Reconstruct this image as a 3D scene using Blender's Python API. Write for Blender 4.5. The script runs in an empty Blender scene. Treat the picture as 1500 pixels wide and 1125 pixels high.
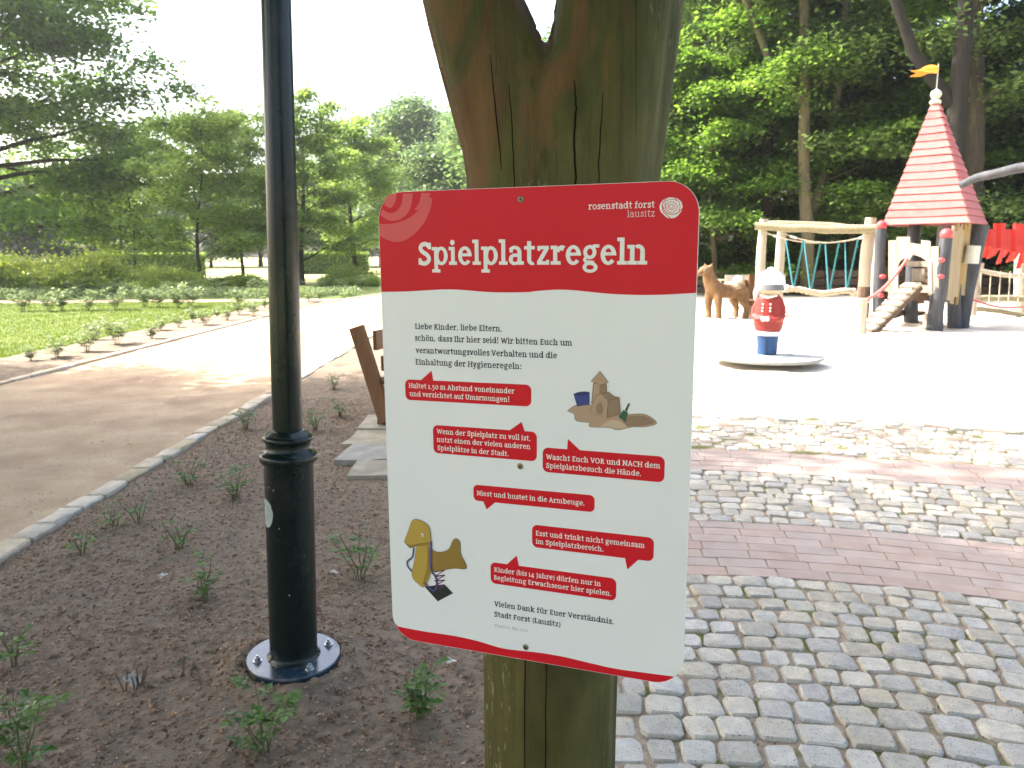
import bpy, math, random, bmesh
import numpy as np
from mathutils import Vector, Matrix, noise as mnoise
from mathutils.geometry import delaunay_2d_cdt, tessellate_polygon

scene = bpy.context.scene
COL = scene.collection
random.seed(7)
RNG = np.random.default_rng(7)
PI = math.pi

# ------------------------------------------------------------ camera
CAM_H, PITCH, ROLL, FPX = 1.55, 0.171, -0.006, 1107.0
Fv = Vector((0, math.cos(PITCH), -math.sin(PITCH)))
R0 = Vector((1, 0, 0)); U0 = R0.cross(Fv)
Rv = math.cos(ROLL) * R0 + math.sin(ROLL) * U0
Uv = -math.sin(ROLL) * R0 + math.cos(ROLL) * U0
cam_data = bpy.data.cameras.new('camera')
cam = bpy.data.objects.new('camera', cam_data); COL.objects.link(cam)
mw = Matrix.Identity(4)
for i in range(3):
    mw[i][0] = Rv[i]; mw[i][1] = Uv[i]; mw[i][2] = -Fv[i]
mw[2][3] = CAM_H
cam.matrix_world = mw
cam_data.sensor_width = 36
cam_data.lens = FPX / 1500 * 36
cam_data.clip_start = 0.05; cam_data.clip_end = 2000
cam_data.dof.use_dof = True
cam_data.dof.focus_distance = 1.25
cam_data.dof.aperture_fstop = 12
scene.camera = cam

# ------------------------------------------------------------ light
SUN_EL, SUN_AZ = math.radians(47), math.radians(-72)      # azimuth clockwise from +Y
world = bpy.data.worlds.new('World'); scene.world = world; world.use_nodes = True
wt = world.node_tree; bgn = wt.nodes['Background']
sky = wt.nodes.new('ShaderNodeTexSky'); sky.sky_type = 'NISHITA'; sky.sun_disc = False
sky.sun_elevation = SUN_EL; sky.sun_rotation = SUN_AZ % (2 * PI)
sky.air_density = 1.0; sky.dust_density = 6.0; sky.ozone_density = 1.0
wt.links.new(sky.outputs[0], bgn.inputs[0]); bgn.inputs[1].default_value = 0.15
sun_d = bpy.data.lights.new('sun', 'SUN'); sun_d.energy = 3.3; sun_d.angle = math.radians(0.55)
sun_d.color = (1.0, 0.955, 0.88)
sun = bpy.data.objects.new('sun', sun_d); COL.objects.link(sun)
tosun = Vector((math.sin(SUN_AZ) * math.cos(SUN_EL), math.cos(SUN_AZ) * math.cos(SUN_EL), math.sin(SUN_EL)))
sun.rotation_euler = tosun.to_track_quat('Z', 'Y').to_euler()
sun.location = tosun * 60
vs = scene.view_settings
vs.view_transform = 'Standard'; vs.look = 'None'; vs.gamma = 1; vs.use_curve_mapping = False
vs.exposure = 2.3
try:
    scene.cycles.max_bounces = 8; scene.cycles.transparent_max_bounces = 8
    scene.cycles.diffuse_bounces = 4
except Exception: pass

# ------------------------------------------------------------ helpers
def at(px, py, Y):
    """point of the photograph's pixel on the vertical plane y = Y"""
    v = Fv + Rv * ((px - 750) / FPX) - Uv * ((py - 562.5) / FPX)
    t = Y / v.y
    return Vector((0, 0, CAM_H)) + v * t
def gnd(px, py, z=0.0):
    v = Fv + Rv * ((px - 750) / FPX) - Uv * ((py - 562.5) / FPX)
    t = (z - CAM_H) / v.z
    return Vector((0, 0, CAM_H)) + v * t
def topx(p):
    v = Vector(p) - Vector((0, 0, CAM_H)); d = v.dot(Fv)
    if d < 0.05: return (-9999, -9999, d)
    return (750 + FPX * v.dot(Rv) / d, 562.5 - FPX * v.dot(Uv) / d, d)

_lat = {}
def vnoise(x, y, scale, seed=0):
    x = np.asarray(x, float) * scale + 100.3; y = np.asarray(y, float) * scale + 200.7
    if seed not in _lat: _lat[seed] = np.random.default_rng(seed + 99).random((256, 256))
    L = _lat[seed]
    xi = np.floor(x).astype(int); yi = np.floor(y).astype(int)
    fx = x - xi; fy = y - yi; fx = fx * fx * (3 - 2 * fx); fy = fy * fy * (3 - 2 * fy)
    a = L[xi % 256, yi % 256]; b = L[(xi + 1) % 256, yi % 256]; c = L[xi % 256, (yi + 1) % 256]; d = L[(xi + 1) % 256, (yi + 1) % 256]
    return (a * (1 - fx) + b * fx) * (1 - fy) + (c * (1 - fx) + d * fx) * fy

class MB:
    def __init__(s): s.v = []; s.f = []; s.mi = []; s.cur = 0
    def add(s, vs_, fs):
        n = len(s.v); s.v += [tuple(v) for v in vs_]
        for f in fs: s.f.append(tuple(i + n for i in f)); s.mi.append(s.cur)
        return s
    def box(s, c, size, rot=None, taper=1.0):
        hx, hy, hz = size[0] / 2, size[1] / 2, size[2] / 2
        vs_ = []
        for z in (-hz, hz):
            k = taper if z > 0 else 1
            for x, y in ((-hx, -hy), (hx, -hy), (hx, hy), (-hx, hy)):
                vs_.append(Vector((x * k, y * k, z)))
        if rot is not None: vs_ = [rot @ v for v in vs_]
        c = Vector(c)
        return s.add([v + c for v in vs_], [(3, 2, 1, 0), (4, 5, 6, 7), (0, 1, 5, 4), (1, 2, 6, 5), (2, 3, 7, 6), (3, 0, 4, 7)])
    def plank(s, a, b, w, t, up=(0, 0, 1)):
        a = Vector(a); b = Vector(b); d = (b - a); L = d.length; d.normalize()
        sd = d.cross(Vector(up)); 
        if sd.length < 1e-4: sd = Vector((1, 0, 0))
        sd.normalize(); u = sd.cross(d)
        m = Matrix((sd, d, u)).transposed()
        return s.box((a + b) / 2, (w, L, t), m)
    def tube(s, pts, rad, n=8, cap=True, jit=0.0):
        pts = [Vector(p) for p in pts]
        if not hasattr(rad, '__len__'): rad = [rad] * len(pts)
        base = len(s.v); ref = None; vs_ = []
        for i, p in enumerate(pts):
            t = (pts[min(i + 1, len(pts) - 1)] - pts[max(i - 1, 0)]).normalized()
            if ref is None: ref = Vector((0, 0, 1)) if abs(t.z) < .9 else Vector((1, 0, 0))
            u = (ref - t * ref.dot(t)).normalized(); w = t.cross(u); ref = u
            for k in range(n):
                a = 2 * PI * k / n; r = rad[i] * (1 + random.uniform(-jit, jit))
                vs_.append(p + (u * math.cos(a) + w * math.sin(a)) * r)
        fs = []
        for i in range(len(pts) - 1):
            for k in range(n):
                k2 = (k + 1) % n
                fs.append((i * n + k, i * n + k2, (i + 1) * n + k2, (i + 1) * n + k))
        if cap:
            fs.append(tuple(reversed(range(n)))); L = (len(pts) - 1) * n; fs.append(tuple(L + k for k in range(n)))
        return s.add(vs_, fs)
    def lathe(s, prof, c=(0, 0, 0), n=24, sx=1, sy=1, rot=None):
        vs_ = []
        for r, z in prof:
            for k in range(n):
                a = 2 * PI * k / n; v = Vector((r * sx * math.cos(a), r * sy * math.sin(a), z))
                if rot is not None: v = rot @ v
                vs_.append(v + Vector(c))
        fs = []
        for i in range(len(prof) - 1):
            for k in range(n):
                k2 = (k + 1) % n; fs.append((i * n + k, i * n + k2, (i + 1) * n + k2, (i + 1) * n + k))
        fs.append(tuple(reversed(range(n)))); L = (len(prof) - 1) * n; fs.append(tuple(L + k for k in range(n)))
        return s.add(vs_, fs)
    def ball(s, c, r, n=12, m=8, rot=None):
        if not hasattr(r, '__len__'): r = (r, r, r)
        prof = [(max(1e-4, math.sin(PI * i / m)), -math.cos(PI * i / m)) for i in range(m + 1)]
        vs_ = []; 
        for q, z in prof:
            for k in range(n):
                a = 2 * PI * k / n; v = Vector((q * r[0] * math.cos(a), q * r[1] * math.sin(a), z * r[2]))
                if rot is not None: v = rot @ v
                vs_.append(v + Vector(c))
        fs = []
        for i in range(m):
            for k in range(n):
                k2 = (k + 1) % n; fs.append((i * n + k, i * n + k2, (i + 1) * n + k2, (i + 1) * n + k))
        return s.add(vs_, fs)
    def prism(s, poly, fn, t0, t1):
        """poly: 2D outline; fn(u, v, t) -> 3D"""
        n = len(poly)
        vs_ = [fn(u, v, t0) for u, v in poly] + [fn(u, v, t1) for u, v in poly]
        fs = [(i, (i + 1) % n, n + (i + 1) % n, n + i) for i in range(n)]
        tri = tessellate_polygon([[Vector((u, v, 0)) for u, v in poly]])
        for t in tri:
            fs.append(tuple(t)); fs.append(tuple(n + i for i in reversed(t)))
        return s.add(vs_, fs)
    def build(s, name, mats, parent=None, smooth=False, loc=None, fix=True):
        me = bpy.data.meshes.new(name)
        me.from_pydata([tuple(v) for v in s.v], [], s.f)
        if not isinstance(mats, (list, tuple)): mats = [mats]
        for m in mats: me.materials.append(m)
        if len(mats) > 1: me.polygons.foreach_set('material_index', s.mi)
        if fix:
            bm = bmesh.new(); bm.from_mesh(me); bmesh.ops.recalc_face_normals(bm, faces=bm.faces); bm.to_mesh(me); bm.free()
        if smooth:
            me.shade_smooth()
            if smooth != True:
                try: me.set_sharp_from_angle(angle=math.radians(smooth))
                except Exception: pass
        me.update()
        o = bpy.data.objects.new(name, me); COL.objects.link(o)
        if parent is not None: o.parent = parent
        if loc is not None: o.location = loc
        return o

def raw(name, V, F, mat_, parent=None, smooth=False, loc=None):
    """fast mesh from numpy: V (n,3), F (m,k)"""
    me = bpy.data.meshes.new(name)
    V = np.ascontiguousarray(V, dtype=np.float32); F = np.ascontiguousarray(F, dtype=np.int32)
    k = F.shape[1]
    me.vertices.add(len(V)); me.vertices.foreach_set('co', V.ravel())
    me.loops.add(F.size); me.loops.foreach_set('vertex_index', F.ravel())
    me.polygons.add(len(F)); me.polygons.foreach_set('loop_start', np.arange(0, F.size, k, dtype=np.int32))
    try: me.polygons.foreach_set('loop_total', np.full(len(F), k, dtype=np.int32))
    except Exception: pass
    me.update(calc_edges=True); me.validate()
    if smooth: me.shade_smooth()
    for m in (mat_ if isinstance(mat_, (list, tuple)) else [mat_]): me.materials.append(m)
    o = bpy.data.objects.new(name, me); COL.objects.link(o)
    if parent is not None: o.parent = parent
    if loc is not None: o.location = loc
    return o

def thing(name, label, cat, loc=(0, 0, 0), rz=0, group=None):
    o = bpy.data.objects.new(name, None); COL.objects.link(o); o.empty_display_size = .1
    o.location = loc; o.rotation_euler = (0, 0, rz); o['label'] = label; o['category'] = cat
    if group: o['group'] = group
    return o
def tag(o, label, cat, group=None):
    o['label'] = label; o['category'] = cat
    if group: o['group'] = group
    return o
def struct(o, kind='structure', label=None):
    o['kind'] = kind
    if label: o['label'] = label
    return o
def dup(root, loc, rz=0, sc=1, label=None, group=None):
    r = root.copy(); COL.objects.link(r); r.location = loc; r.rotation_euler = (0, 0, rz); r.scale = (sc, sc, sc)
    if label: r['label'] = label
    if group: r['group'] = group
    for ch in list(root.children):
        c = ch.copy(); COL.objects.link(c); c.parent = r
        for g in ch.children:
            d = g.copy(); COL.objects.link(d); d.parent = c
    return r
def remesh(o, voxel, smooth_it=4):
    m = o.modifiers.new('r', 'REMESH'); m.mode = 'VOXEL'; m.voxel_size = voxel; m.use_smooth_shade = True
    if smooth_it:
        s = o.modifiers.new('s', 'SMOOTH'); s.iterations = smooth_it; s.factor = .5
    dg = bpy.context.evaluated_depsgraph_get()
    me = bpy.data.meshes.new_from_object(o.evaluated_get(dg))
    mats = list(o.data.materials); o.modifiers.clear(); o.data = me
    if not me.materials:
        for q in mats: me.materials.append(q)
    me.shade_smooth()
    return o
ORD = ['first', 'second', 'third', 'fourth', 'fifth', 'sixth', 'seventh', 'eighth', 'ninth', 'tenth', 'eleventh', 'twelfth', 'thirteenth',
       'fourteenth', 'fifteenth', 'sixteenth', 'seventeenth', 'eighteenth', 'nineteenth', 'twentieth', 'twenty-first', 'twenty-second', 'twenty-third', 'twenty-fourth',
       'twenty-fifth', 'twenty-sixth', 'twenty-seventh', 'twenty-eighth', 'twenty-ninth', 'thirtieth']

# ------------------------------------------------------------ materials
def hexc(c): return (c[0], c[1], c[2], 1)
def mat(name, c1, c2=None, scale=8, rough=.8, bump=.3, bscale=60, bdist=.01, coords='Object', stretch=(1, 1, 1), rand=0.0, sat=(.6, 1.3), island=False,
        metal=0.0, spec=.3, c3=None, c3scale=3, c3lo=.55, c3hi=.7, coat=0, detail=6, lo=.3, hi=.7, speck=None, speckscale=300, specklo=.7):
    m = bpy.data.materials.new(name); m.use_nodes = True; t = m.node_tree; N = t.nodes; L = t.links
    P = N['Principled BSDF']; P.inputs['Roughness'].default_value = rough; P.inputs['Metallic'].default_value = metal
    P.inputs['Specular IOR Level'].default_value = spec
    if coat: P.inputs['Coat Weight'].default_value = coat; P.inputs['Coat Roughness'].default_value = .08
    if coords == 'World': src = N.new('ShaderNodeNewGeometry').outputs['Position']
    else: src = N.new('ShaderNodeTexCoord').outputs['Object']
    mp = N.new('ShaderNodeMapping'); mp.inputs['Scale'].default_value = stretch; L.new(src, mp.inputs[0]); src = mp.outputs[0]
    def nz(sc, det=detail, r=.6):
        n = N.new('ShaderNodeTexNoise'); n.inputs['Scale'].default_value = sc; n.inputs['Detail'].default_value = det
        n.inputs['Roughness'].default_value = r; L.new(src, n.inputs['Vector']); return n.outputs['Fac']
    def ramp(fac, lo_, hi_, ca, cb):
        r = N.new('ShaderNodeValToRGB'); r.color_ramp.elements[0].position = lo_; r.color_ramp.elements[1].position = hi_
        r.color_ramp.elements[0].color = hexc(ca); r.color_ramp.elements[1].color = hexc(cb); L.new(fac, r.inputs[0]); return r.outputs[0]
    if c2 is None: c2 = tuple(x * .8 for x in c1)
    colr = ramp(nz(scale), lo, hi, c1, c2)
    def mix(fac, a, b, mode='MIX'):
        x = N.new('ShaderNodeMix'); x.data_type = 'RGBA'; x.blend_type = mode
        if isinstance(fac, (int, float)): x.inputs[0].default_value = fac
        else: L.new(fac, x.inputs[0])
        L.new(a, x.inputs[6])
        if isinstance(b, tuple): x.inputs[7].default_value = hexc(b)
        else: L.new(b, x.inputs[7])
        return x.outputs[2]
    if c3 is not None:
        colr = mix(ramp(nz(c3scale), c3lo, c3hi, (0, 0, 0), (1, 1, 1)), colr, tuple(c3))
    if speck is not None:
        colr = mix(ramp(nz(speckscale, 2), specklo, specklo + .04, (0, 0, 0), (1, 1, 1)), colr, tuple(speck))
    if rand:
        oi = N.new('ShaderNodeNewGeometry' if island else 'ShaderNodeObjectInfo'); orand = oi.outputs['Random Per Island' if island else 'Random']; mr = N.new('ShaderNodeMapRange'); mr.inputs['To Min'].default_value = 1 - rand; mr.inputs['To Max'].default_value = 1 + rand
        L.new(orand, mr.inputs[0])
        hs = N.new('ShaderNodeHueSaturation'); L.new(mr.outputs[0], hs.inputs['Value']); L.new(colr, hs.inputs['Color'])
        m2 = N.new('ShaderNodeMath'); m2.operation = 'MULTIPLY_ADD'; m2.inputs[1].default_value = 7.31; m2.inputs[2].default_value = .13; L.new(orand, m2.inputs[0])
        fr = N.new('ShaderNodeMath'); fr.operation = 'FRACT'; L.new(m2.outputs[0], fr.inputs[0])
        ms = N.new('ShaderNodeMapRange'); ms.inputs['To Min'].default_value = sat[0]; ms.inputs['To Max'].default_value = sat[1]; L.new(fr.outputs[0], ms.inputs[0]); L.new(ms.outputs[0], hs.inputs['Saturation'])
        colr = hs.outputs[0]
    L.new(colr, P.inputs['Base Color'])
    if bump:
        b = N.new('ShaderNodeBump'); b.inputs['Strength'].default_value = bump; b.inputs['Distance'].default_value = bdist
        L.new(nz(bscale, 8, .65), b.inputs['Height']); L.new(b.outputs[0], P.inputs['Normal'])
    return m
def leafmat(name, c1, c2, trans=.4, scale=1.2, rough=.45):
    m = bpy.data.materials.new(name); m.use_nodes = True; t = m.node_tree; N = t.nodes; L = t.links
    P = N['Principled BSDF']; P.inputs['Roughness'].default_value = rough; P.inputs['Specular IOR Level'].default_value = .35
    g = N.new('ShaderNodeNewGeometry')
    n1 = N.new('ShaderNodeTexNoise'); n1.inputs['Scale'].default_value = scale; n1.inputs['Detail'].default_value = 5; n1.inputs['Roughness'].default_value = .75
    L.new(g.outputs['Position'], n1.inputs['Vector'])
    mr = N.new('ShaderNodeMath'); mr.operation = 'ADD'; L.new(n1.outputs[0], mr.inputs[0])
    ri = N.new('ShaderNodeMath'); ri.operation = 'MULTIPLY_ADD'; ri.inputs[1].default_value = .35; ri.inputs[2].default_value = -.17
    L.new(g.outputs['Random Per Island'], ri.inputs[0]); L.new(ri.outputs[0], mr.inputs[1])
    r = N.new('ShaderNodeValToRGB'); r.color_ramp.elements[0].position = .3; r.color_ramp.elements[1].position = .7
    r.color_ramp.elements[0].color = hexc(c1); r.color_ramp.elements[1].color = hexc(c2); L.new(mr.outputs[0], r.inputs[0])
    L.new(r.outputs[0], P.inputs['Base Color'])
    tr = N.new('ShaderNodeBsdfTranslucent')
    hs = N.new('ShaderNodeHueSaturation'); hs.inputs['Hue'].default_value = .485; hs.inputs['Saturation'].default_value = 1.15; hs.inputs['Value'].default_value = 1.5
    L.new(r.outputs[0], hs.inputs['Color']); L.new(hs.outputs[0], tr.inputs[0])
    mx = N.new('ShaderNodeMixShader'); mx.inputs[0].default_value = trans
    L.new(P.outputs[0], mx.inputs[1]); L.new(tr.outputs[0], mx.inputs[2]); L.new(mx.outputs[0], N['Material Output'].inputs[0])
    return m
def flat(name, c, rough=.45, spec=.4): 
    m = bpy.data.materials.new(name); m.use_nodes = True; P = m.node_tree.nodes['Principled BSDF']
    P.inputs['Base Color'].default_value = hexc(c); P.inputs['Roughness'].default_value = rough; P.inputs['Specular IOR Level'].default_value = spec
    return m

M_soil = mat('soil', (.11, .080, .055), (.30, .23, .165), scale=26, rough=.95, bump=.9, bscale=150, bdist=.012, coords='World', detail=10, c3=(.23, .185, .135), c3scale=1.7, c3lo=.5, c3hi=.66, speck=(.3, .25, .2), speckscale=190, specklo=.66)
M_crumb = mat('soil_crumb', (.10, .058, .036), (.42, .28, .19), scale=45, rough=.95, bump=.3, bscale=200, coords='World', detail=3, lo=.35, hi=.65, speck=(.4, .35, .3), speckscale=60, specklo=.68)
M_path = mat('gravel_path', (.37, .26, .165), (.52, .395, .27), scale=2.2, rough=.95, bump=.7, bscale=130, bdist=.01, coords='World', detail=12, c3=(.28, .19, .13), c3scale=.9, c3lo=.5, c3hi=.7, speck=(.2, .14, .1), speckscale=90, specklo=.66)
M_sand = mat('sand', (.56, .49, .40), (.66, .60, .50), scale=3, rough=.95, bump=.5, bscale=40, bdist=.02, coords='World', detail=10, speck=(.4, .33, .26), speckscale=40, specklo=.7)
M_joint = mat('joint_sand', (.25, .19, .14), (.42, .34, .26), scale=30, rough=.95, bump=.8, bscale=180, bdist=.008, coords='World', detail=8, c3=(.14, .15, .045), c3scale=4.5, c3lo=.52, c3hi=.6)
M_cobble = mat('granite_cobble', (.51, .475, .405), (.37, .35, .305), scale=22, rough=.8, bump=.8, bscale=45, bdist=.007, coords='World', rand=.17, sat=(.5, 1.3), detail=12, c3=(.42, .375, .30), c3scale=9, c3lo=.5, c3hi=.7, speck=(.15, .15, .14), speckscale=170, specklo=.62)
M_brick = mat('paving_brick', (.36, .268, .225), (.43, .335, .29), scale=9, rough=.85, bump=.35, bscale=120, bdist=.004, coords='World', rand=.05, sat=(.8, 1.1), detail=8, c3=(.40, .335, .29), c3scale=5, c3lo=.5, c3hi=.8)
M_kerb = mat('kerb_stone', (.60, .50, .36), (.42, .35, .26), scale=12, rough=.85, bump=.6, bscale=70, bdist=.008, coords='World', rand=.12, detail=9, speck=(.2, .19, .18), speckscale=150, specklo=.66)
M_flag = mat('flagstone', (.24, .215, .165), (.45, .405, .32), scale=5, rough=.85, bump=.6, bscale=30, bdist=.015, coords='World', rand=.1, detail=9)
M_lawn = mat('lawn', (.075, .115, .022), (.14, .18, .045), scale=1.3, rough=.9, bump=.8, bscale=90, bdist=.02, coords='World', detail=12, c3=(.24, .22, .10), c3scale=5, c3lo=.55, c3hi=.75)
M_meadow = mat('meadow', (.24, .27, .09), (.42, .40, .19), scale=.12, rough=.95, bump=.4, bscale=10, bdist=.05, coords='World', detail=10)
M_litter = mat('leaf_litter', (.075, .05, .03), (.17, .12, .075), scale=9, rough=.95, bump=.8, bscale=40, bdist=.03, coords='World', detail=9)
M_blade = leafmat('grass_blade', (.06, .105, .015), (.15, .20, .045), .4, 2)
M_leafA = leafmat('beech_leaf', (.055, .125, .025), (.16, .26, .06), .58, .55)
M_leafB = leafmat('forest_leaf', (.048, .095, .030), (.16, .24, .07), .48, .5)
M_leafC = leafmat('young_leaf', (.17, .27, .06), (.33, .42, .14), .6, .8)
M_leafD = leafmat('far_leaf', (.065, .12, .05), (.16, .235, .09), .45, .35)
M_leafE = leafmat('shrub_leaf', (.11, .19, .045), (.25, .35, .10), .58, 1.5)
M_leafR = leafmat('rose_leaf', (.045, .11, .03), (.15, .25, .06), .35, 18, .35)
M_leafRd = leafmat('rose_leaf_dusty', (.10, .16, .06), (.27, .33, .16), .4, 9, .4)
M_leafY = leafmat('sunlit_shrub_leaf', (.17, .25, .045), (.36, .42, .12), .5, 1.2)  # leaf colour raised so that the shaded shrub belt looks sunlit
M_leafDark = leafmat('conifer_leaf', (.02, .055, .022), (.05, .10, .04), .3, .4)
M_stem = mat('rose_stem', (.09, .13, .04), (.13, .09, .05), scale=20, bump=0)
M_drystem = mat('dry_stem', (.12, .08, .05), (.2, .14, .09), scale=40, bump=0)
M_bark = mat('bark', (.03, .024, .016), (.065, .053, .038), scale=4, rough=.95, bump=.9, bscale=12, bdist=.04, stretch=(4, 4, .7), detail=9, c3=(.09, .10, .04), c3scale=1.2)
M_barkL = mat('beech_bark', (.09, .078, .045), (.15, .125, .072), scale=3, rough=.9, bump=.5, bscale=10, bdist=.03, stretch=(3, 3, .6), detail=9, c3=(.13, .14, .05), c3scale=1.1)
M_post = mat('weathered_log', (.34, .30, .22), (.48, .43, .34), scale=4, rough=.85, bump=.6, bscale=18, bdist=.01, stretch=(5, 5, .5), detail=8)
M_postG = mat('greenish_log', (.20, .18, .10), (.32, .29, .19), scale=4, rough=.85, bump=.6, bscale=18, bdist=.01, stretch=(5, 5, 5), detail=8)
M_postD = mat('charred_grey_log', (.03, .032, .038), (.075, .078, .088), scale=4, rough=.7, bump=.5, bscale=18, bdist=.01, stretch=(5, 5, .5), detail=8)
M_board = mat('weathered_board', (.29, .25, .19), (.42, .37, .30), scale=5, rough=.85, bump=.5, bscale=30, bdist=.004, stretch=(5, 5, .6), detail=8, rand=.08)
M_boardY = mat('ochre_board', (.25, .185, .095), (.34, .26, .14), scale=5, rough=.85, bump=.5, bscale=30, bdist=.004, stretch=(5, 5, .6), detail=8, rand=.08)
M_redp = mat('faded_red_paint', (.36, .095, .09), (.42, .13, .12), scale=6, rough=.65, bump=.3, bscale=40, bdist=.003, detail=8, rand=.05, sat=(.93, 1.05))
M_red2 = mat('bright_red_paint', (.40, .018, .012), (.48, .03, .02), scale=5, rough=.6, bump=.3, bscale=30, bdist=.003, rand=.05, sat=(.95, 1.05))
M_ballred = mat('red_ball_paint', (.55, .05, .06), (.65, .10, .1), scale=9, rough=.4, bump=0)
M_orange = mat('orange_flag_paint', (.72, .25, .02), (.80, .34, .05), scale=8, rough=.6, bump=.2)
M_finial = mat('pale_finial', (.55, .55, .5), (.4, .42, .36), scale=10, rough=.7, bump=.2)
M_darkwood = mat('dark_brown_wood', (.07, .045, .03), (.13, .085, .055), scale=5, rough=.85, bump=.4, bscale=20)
M_teal = mat('teal_rope', (.02, .12, .15), (.03, .18, .2), scale=80, rough=.8, bump=.4, bscale=200)
M_rope = mat('hemp_rope', (.42, .36, .26), (.56, .50, .38), scale=60, rough=.9, bump=.5, bscale=120)
M_redrope = mat('red_rope', (.62, .10, .09), (.7, .2, .17), scale=60, rough=.8, bump=.4, bscale=120)
M_carve = mat('carved_oak', (.10, .05, .018), (.19, .105, .045), scale=4, rough=.7, bump=.6, bscale=16, bdist=.015, stretch=(2, 2, 1), c3=(.26, .2, .13), c3scale=3)
M_carveG = mat('grey_carved_oak', (.38, .31, .22), (.28, .22, .15), scale=4, rough=.8, bump=.6, bscale=16, bdist=.015)
M_jacket = mat('red_jacket_paint', (.22, .022, .02), (.29, .04, .03), scale=5, rough=.5, bump=.4, bscale=10, bdist=.01)
M_trouser = mat('blue_trouser_paint', (.02, .055, .14), (.03, .08, .19), scale=5, rough=.5, bump=.4, bscale=10, bdist=.01)
M_whitep = mat('white_paint', (.80, .79, .76), (.70, .69, .66), scale=6, rough=.5, bump=.2, bscale=14)
M_skin = mat('carved_face_paint', (.55, .36, .22), (.60, .42, .27), scale=6, rough=.6, bump=.2)
M_visor = mat('grey_visor_paint', (.12, .12, .13), (.18, .18, .19), scale=8, rough=.5, bump=.2)
M_disc = mat('spinner_metal', (.50, .51, .50), (.40, .41, .41), scale=6, rough=.4, bump=.1, metal=.3)
M_rim = mat('rubber_rim', (.22, .23, .22), (.28, .29, .28), scale=6, rough=.6, bump=.1)
M_lamp = mat('lamp_paint', (.0035, .009, .0085), (.006, .013, .012), scale=6, rough=.27, bump=.06, bscale=90, bdist=.002, spec=.3, coat=.1, speck=(.05, .06, .055), speckscale=60, specklo=.72, c3=(.022, .026, .024), c3scale=7, c3lo=.5, c3hi=.8)
M_flange = mat('flange_sky_sheen', (.012, .03, .055), (.02, .045, .07), scale=8, rough=.25, bump=.1, bscale=60, bdist=.002, spec=.5, coat=.5, c3=(.12, .10, .08), c3scale=14, c3lo=.52, c3hi=.72)  # blue base colour carries the sky's reflection; the brown patches are soil
M_galv = mat('galvanised_steel', (.55, .56, .56), (.40, .41, .42), scale=40, rough=.38, bump=.1, metal=.9)
M_grout = mat('grey_mortar', (.22, .22, .2), (.3, .3, .27), scale=30, rough=.9, bump=.4)
M_sticker = mat('sticker_remains', (.22, .28, .27), (.36, .42, .40), scale=30, rough=.6, bump=.1, bscale=100)
M_benchw = mat('bench_wood', (.16, .075, .035), (.24, .12, .055), scale=6, rough=.6, bump=.4, bscale=24, bdist=.003, stretch=(6, 6, .6))
M_benchf = mat('bench_iron', (.03, .026, .028), (.05, .042, .042), scale=10, rough=.6, bump=.2)
M_dry = mat('dry_leaf', (.42, .38, .33), (.6, .57, .52), scale=30, rough=.9, bump=.3)
M_dryO = mat('orange_leaf', (.42, .2, .08), (.5, .28, .12), scale=30, rough=.9, bump=.3)
M_screw = mat('brass_screw', (.30, .24, .16), (.18, .15, .12), scale=300, rough=.45, bump=0, metal=.8)
M_socket = flat('screw_socket', (.02, .018, .015), .6)
M_panel = mat('sign_white', (.72, .725, .745), (.745, .75, .765), scale=3, rough=.36, bump=.02, bscale=4, bdist=.002, spec=.45)
M_sred = mat('sign_red', (.55, .008, .018), (.58, .012, .024), scale=4, rough=.4, bump=.02, bscale=4, bdist=.002, spec=.2)
M_sred2 = mat('sign_red_light', (.60, .075, .08), (.63, .095, .10), scale=4, rough=.36, bump=0)
M_swhite = flat('sign_letter_white', (.72, .72, .70), .38)
M_sblack = flat('sign_letter_black', (.022, .035, .038), .45)
M_sgrey = flat('sign_letter_grey', (.30, .33, .32), .45)

# ============================================================ SETTING
def grid(name, x0, x1, y0, y1, nx, ny, zf, m, keep=None, smooth=True):
    X, Y = np.meshgrid(np.linspace(x0, x1, nx), np.linspace(y0, y1, ny))
    Z = zf(X, Y); V = np.stack([X.ravel(), Y.ravel(), Z.ravel()], 1)
    idx = np.arange(nx * ny).reshape(ny, nx)
    F = np.stack([idx[:-1, :-1].ravel(), idx[:-1, 1:].ravel(), idx[1:, 1:].ravel(), idx[1:, :-1].ravel()], 1)
    if keep is not None:
        c = V[F].mean(1); F = F[keep(c[:, 0], c[:, 1])]
    return raw(name, V, F, m, smooth=smooth)

CX, CY = 0.3, -2.2                       # centre of the paving arcs
R_A0, R_A1, R_B0, R_B1, R_S = 5.67, 6.42, 7.485, 8.06, 9.35
def pathbend(y): return .012 * np.maximum(0, np.asarray(y, float) - 20) ** 2
EDGE = .12                               # bed / paving border

def hill(X, Y):
    d = np.hypot(X, Y)
    return -.07 + np.clip(d - 60, 0, 400) * .004 + 0 * X
g = grid('meadow_ground', -205, 205, -70, 250, 90, 90, hill, M_meadow); struct(g)

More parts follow.
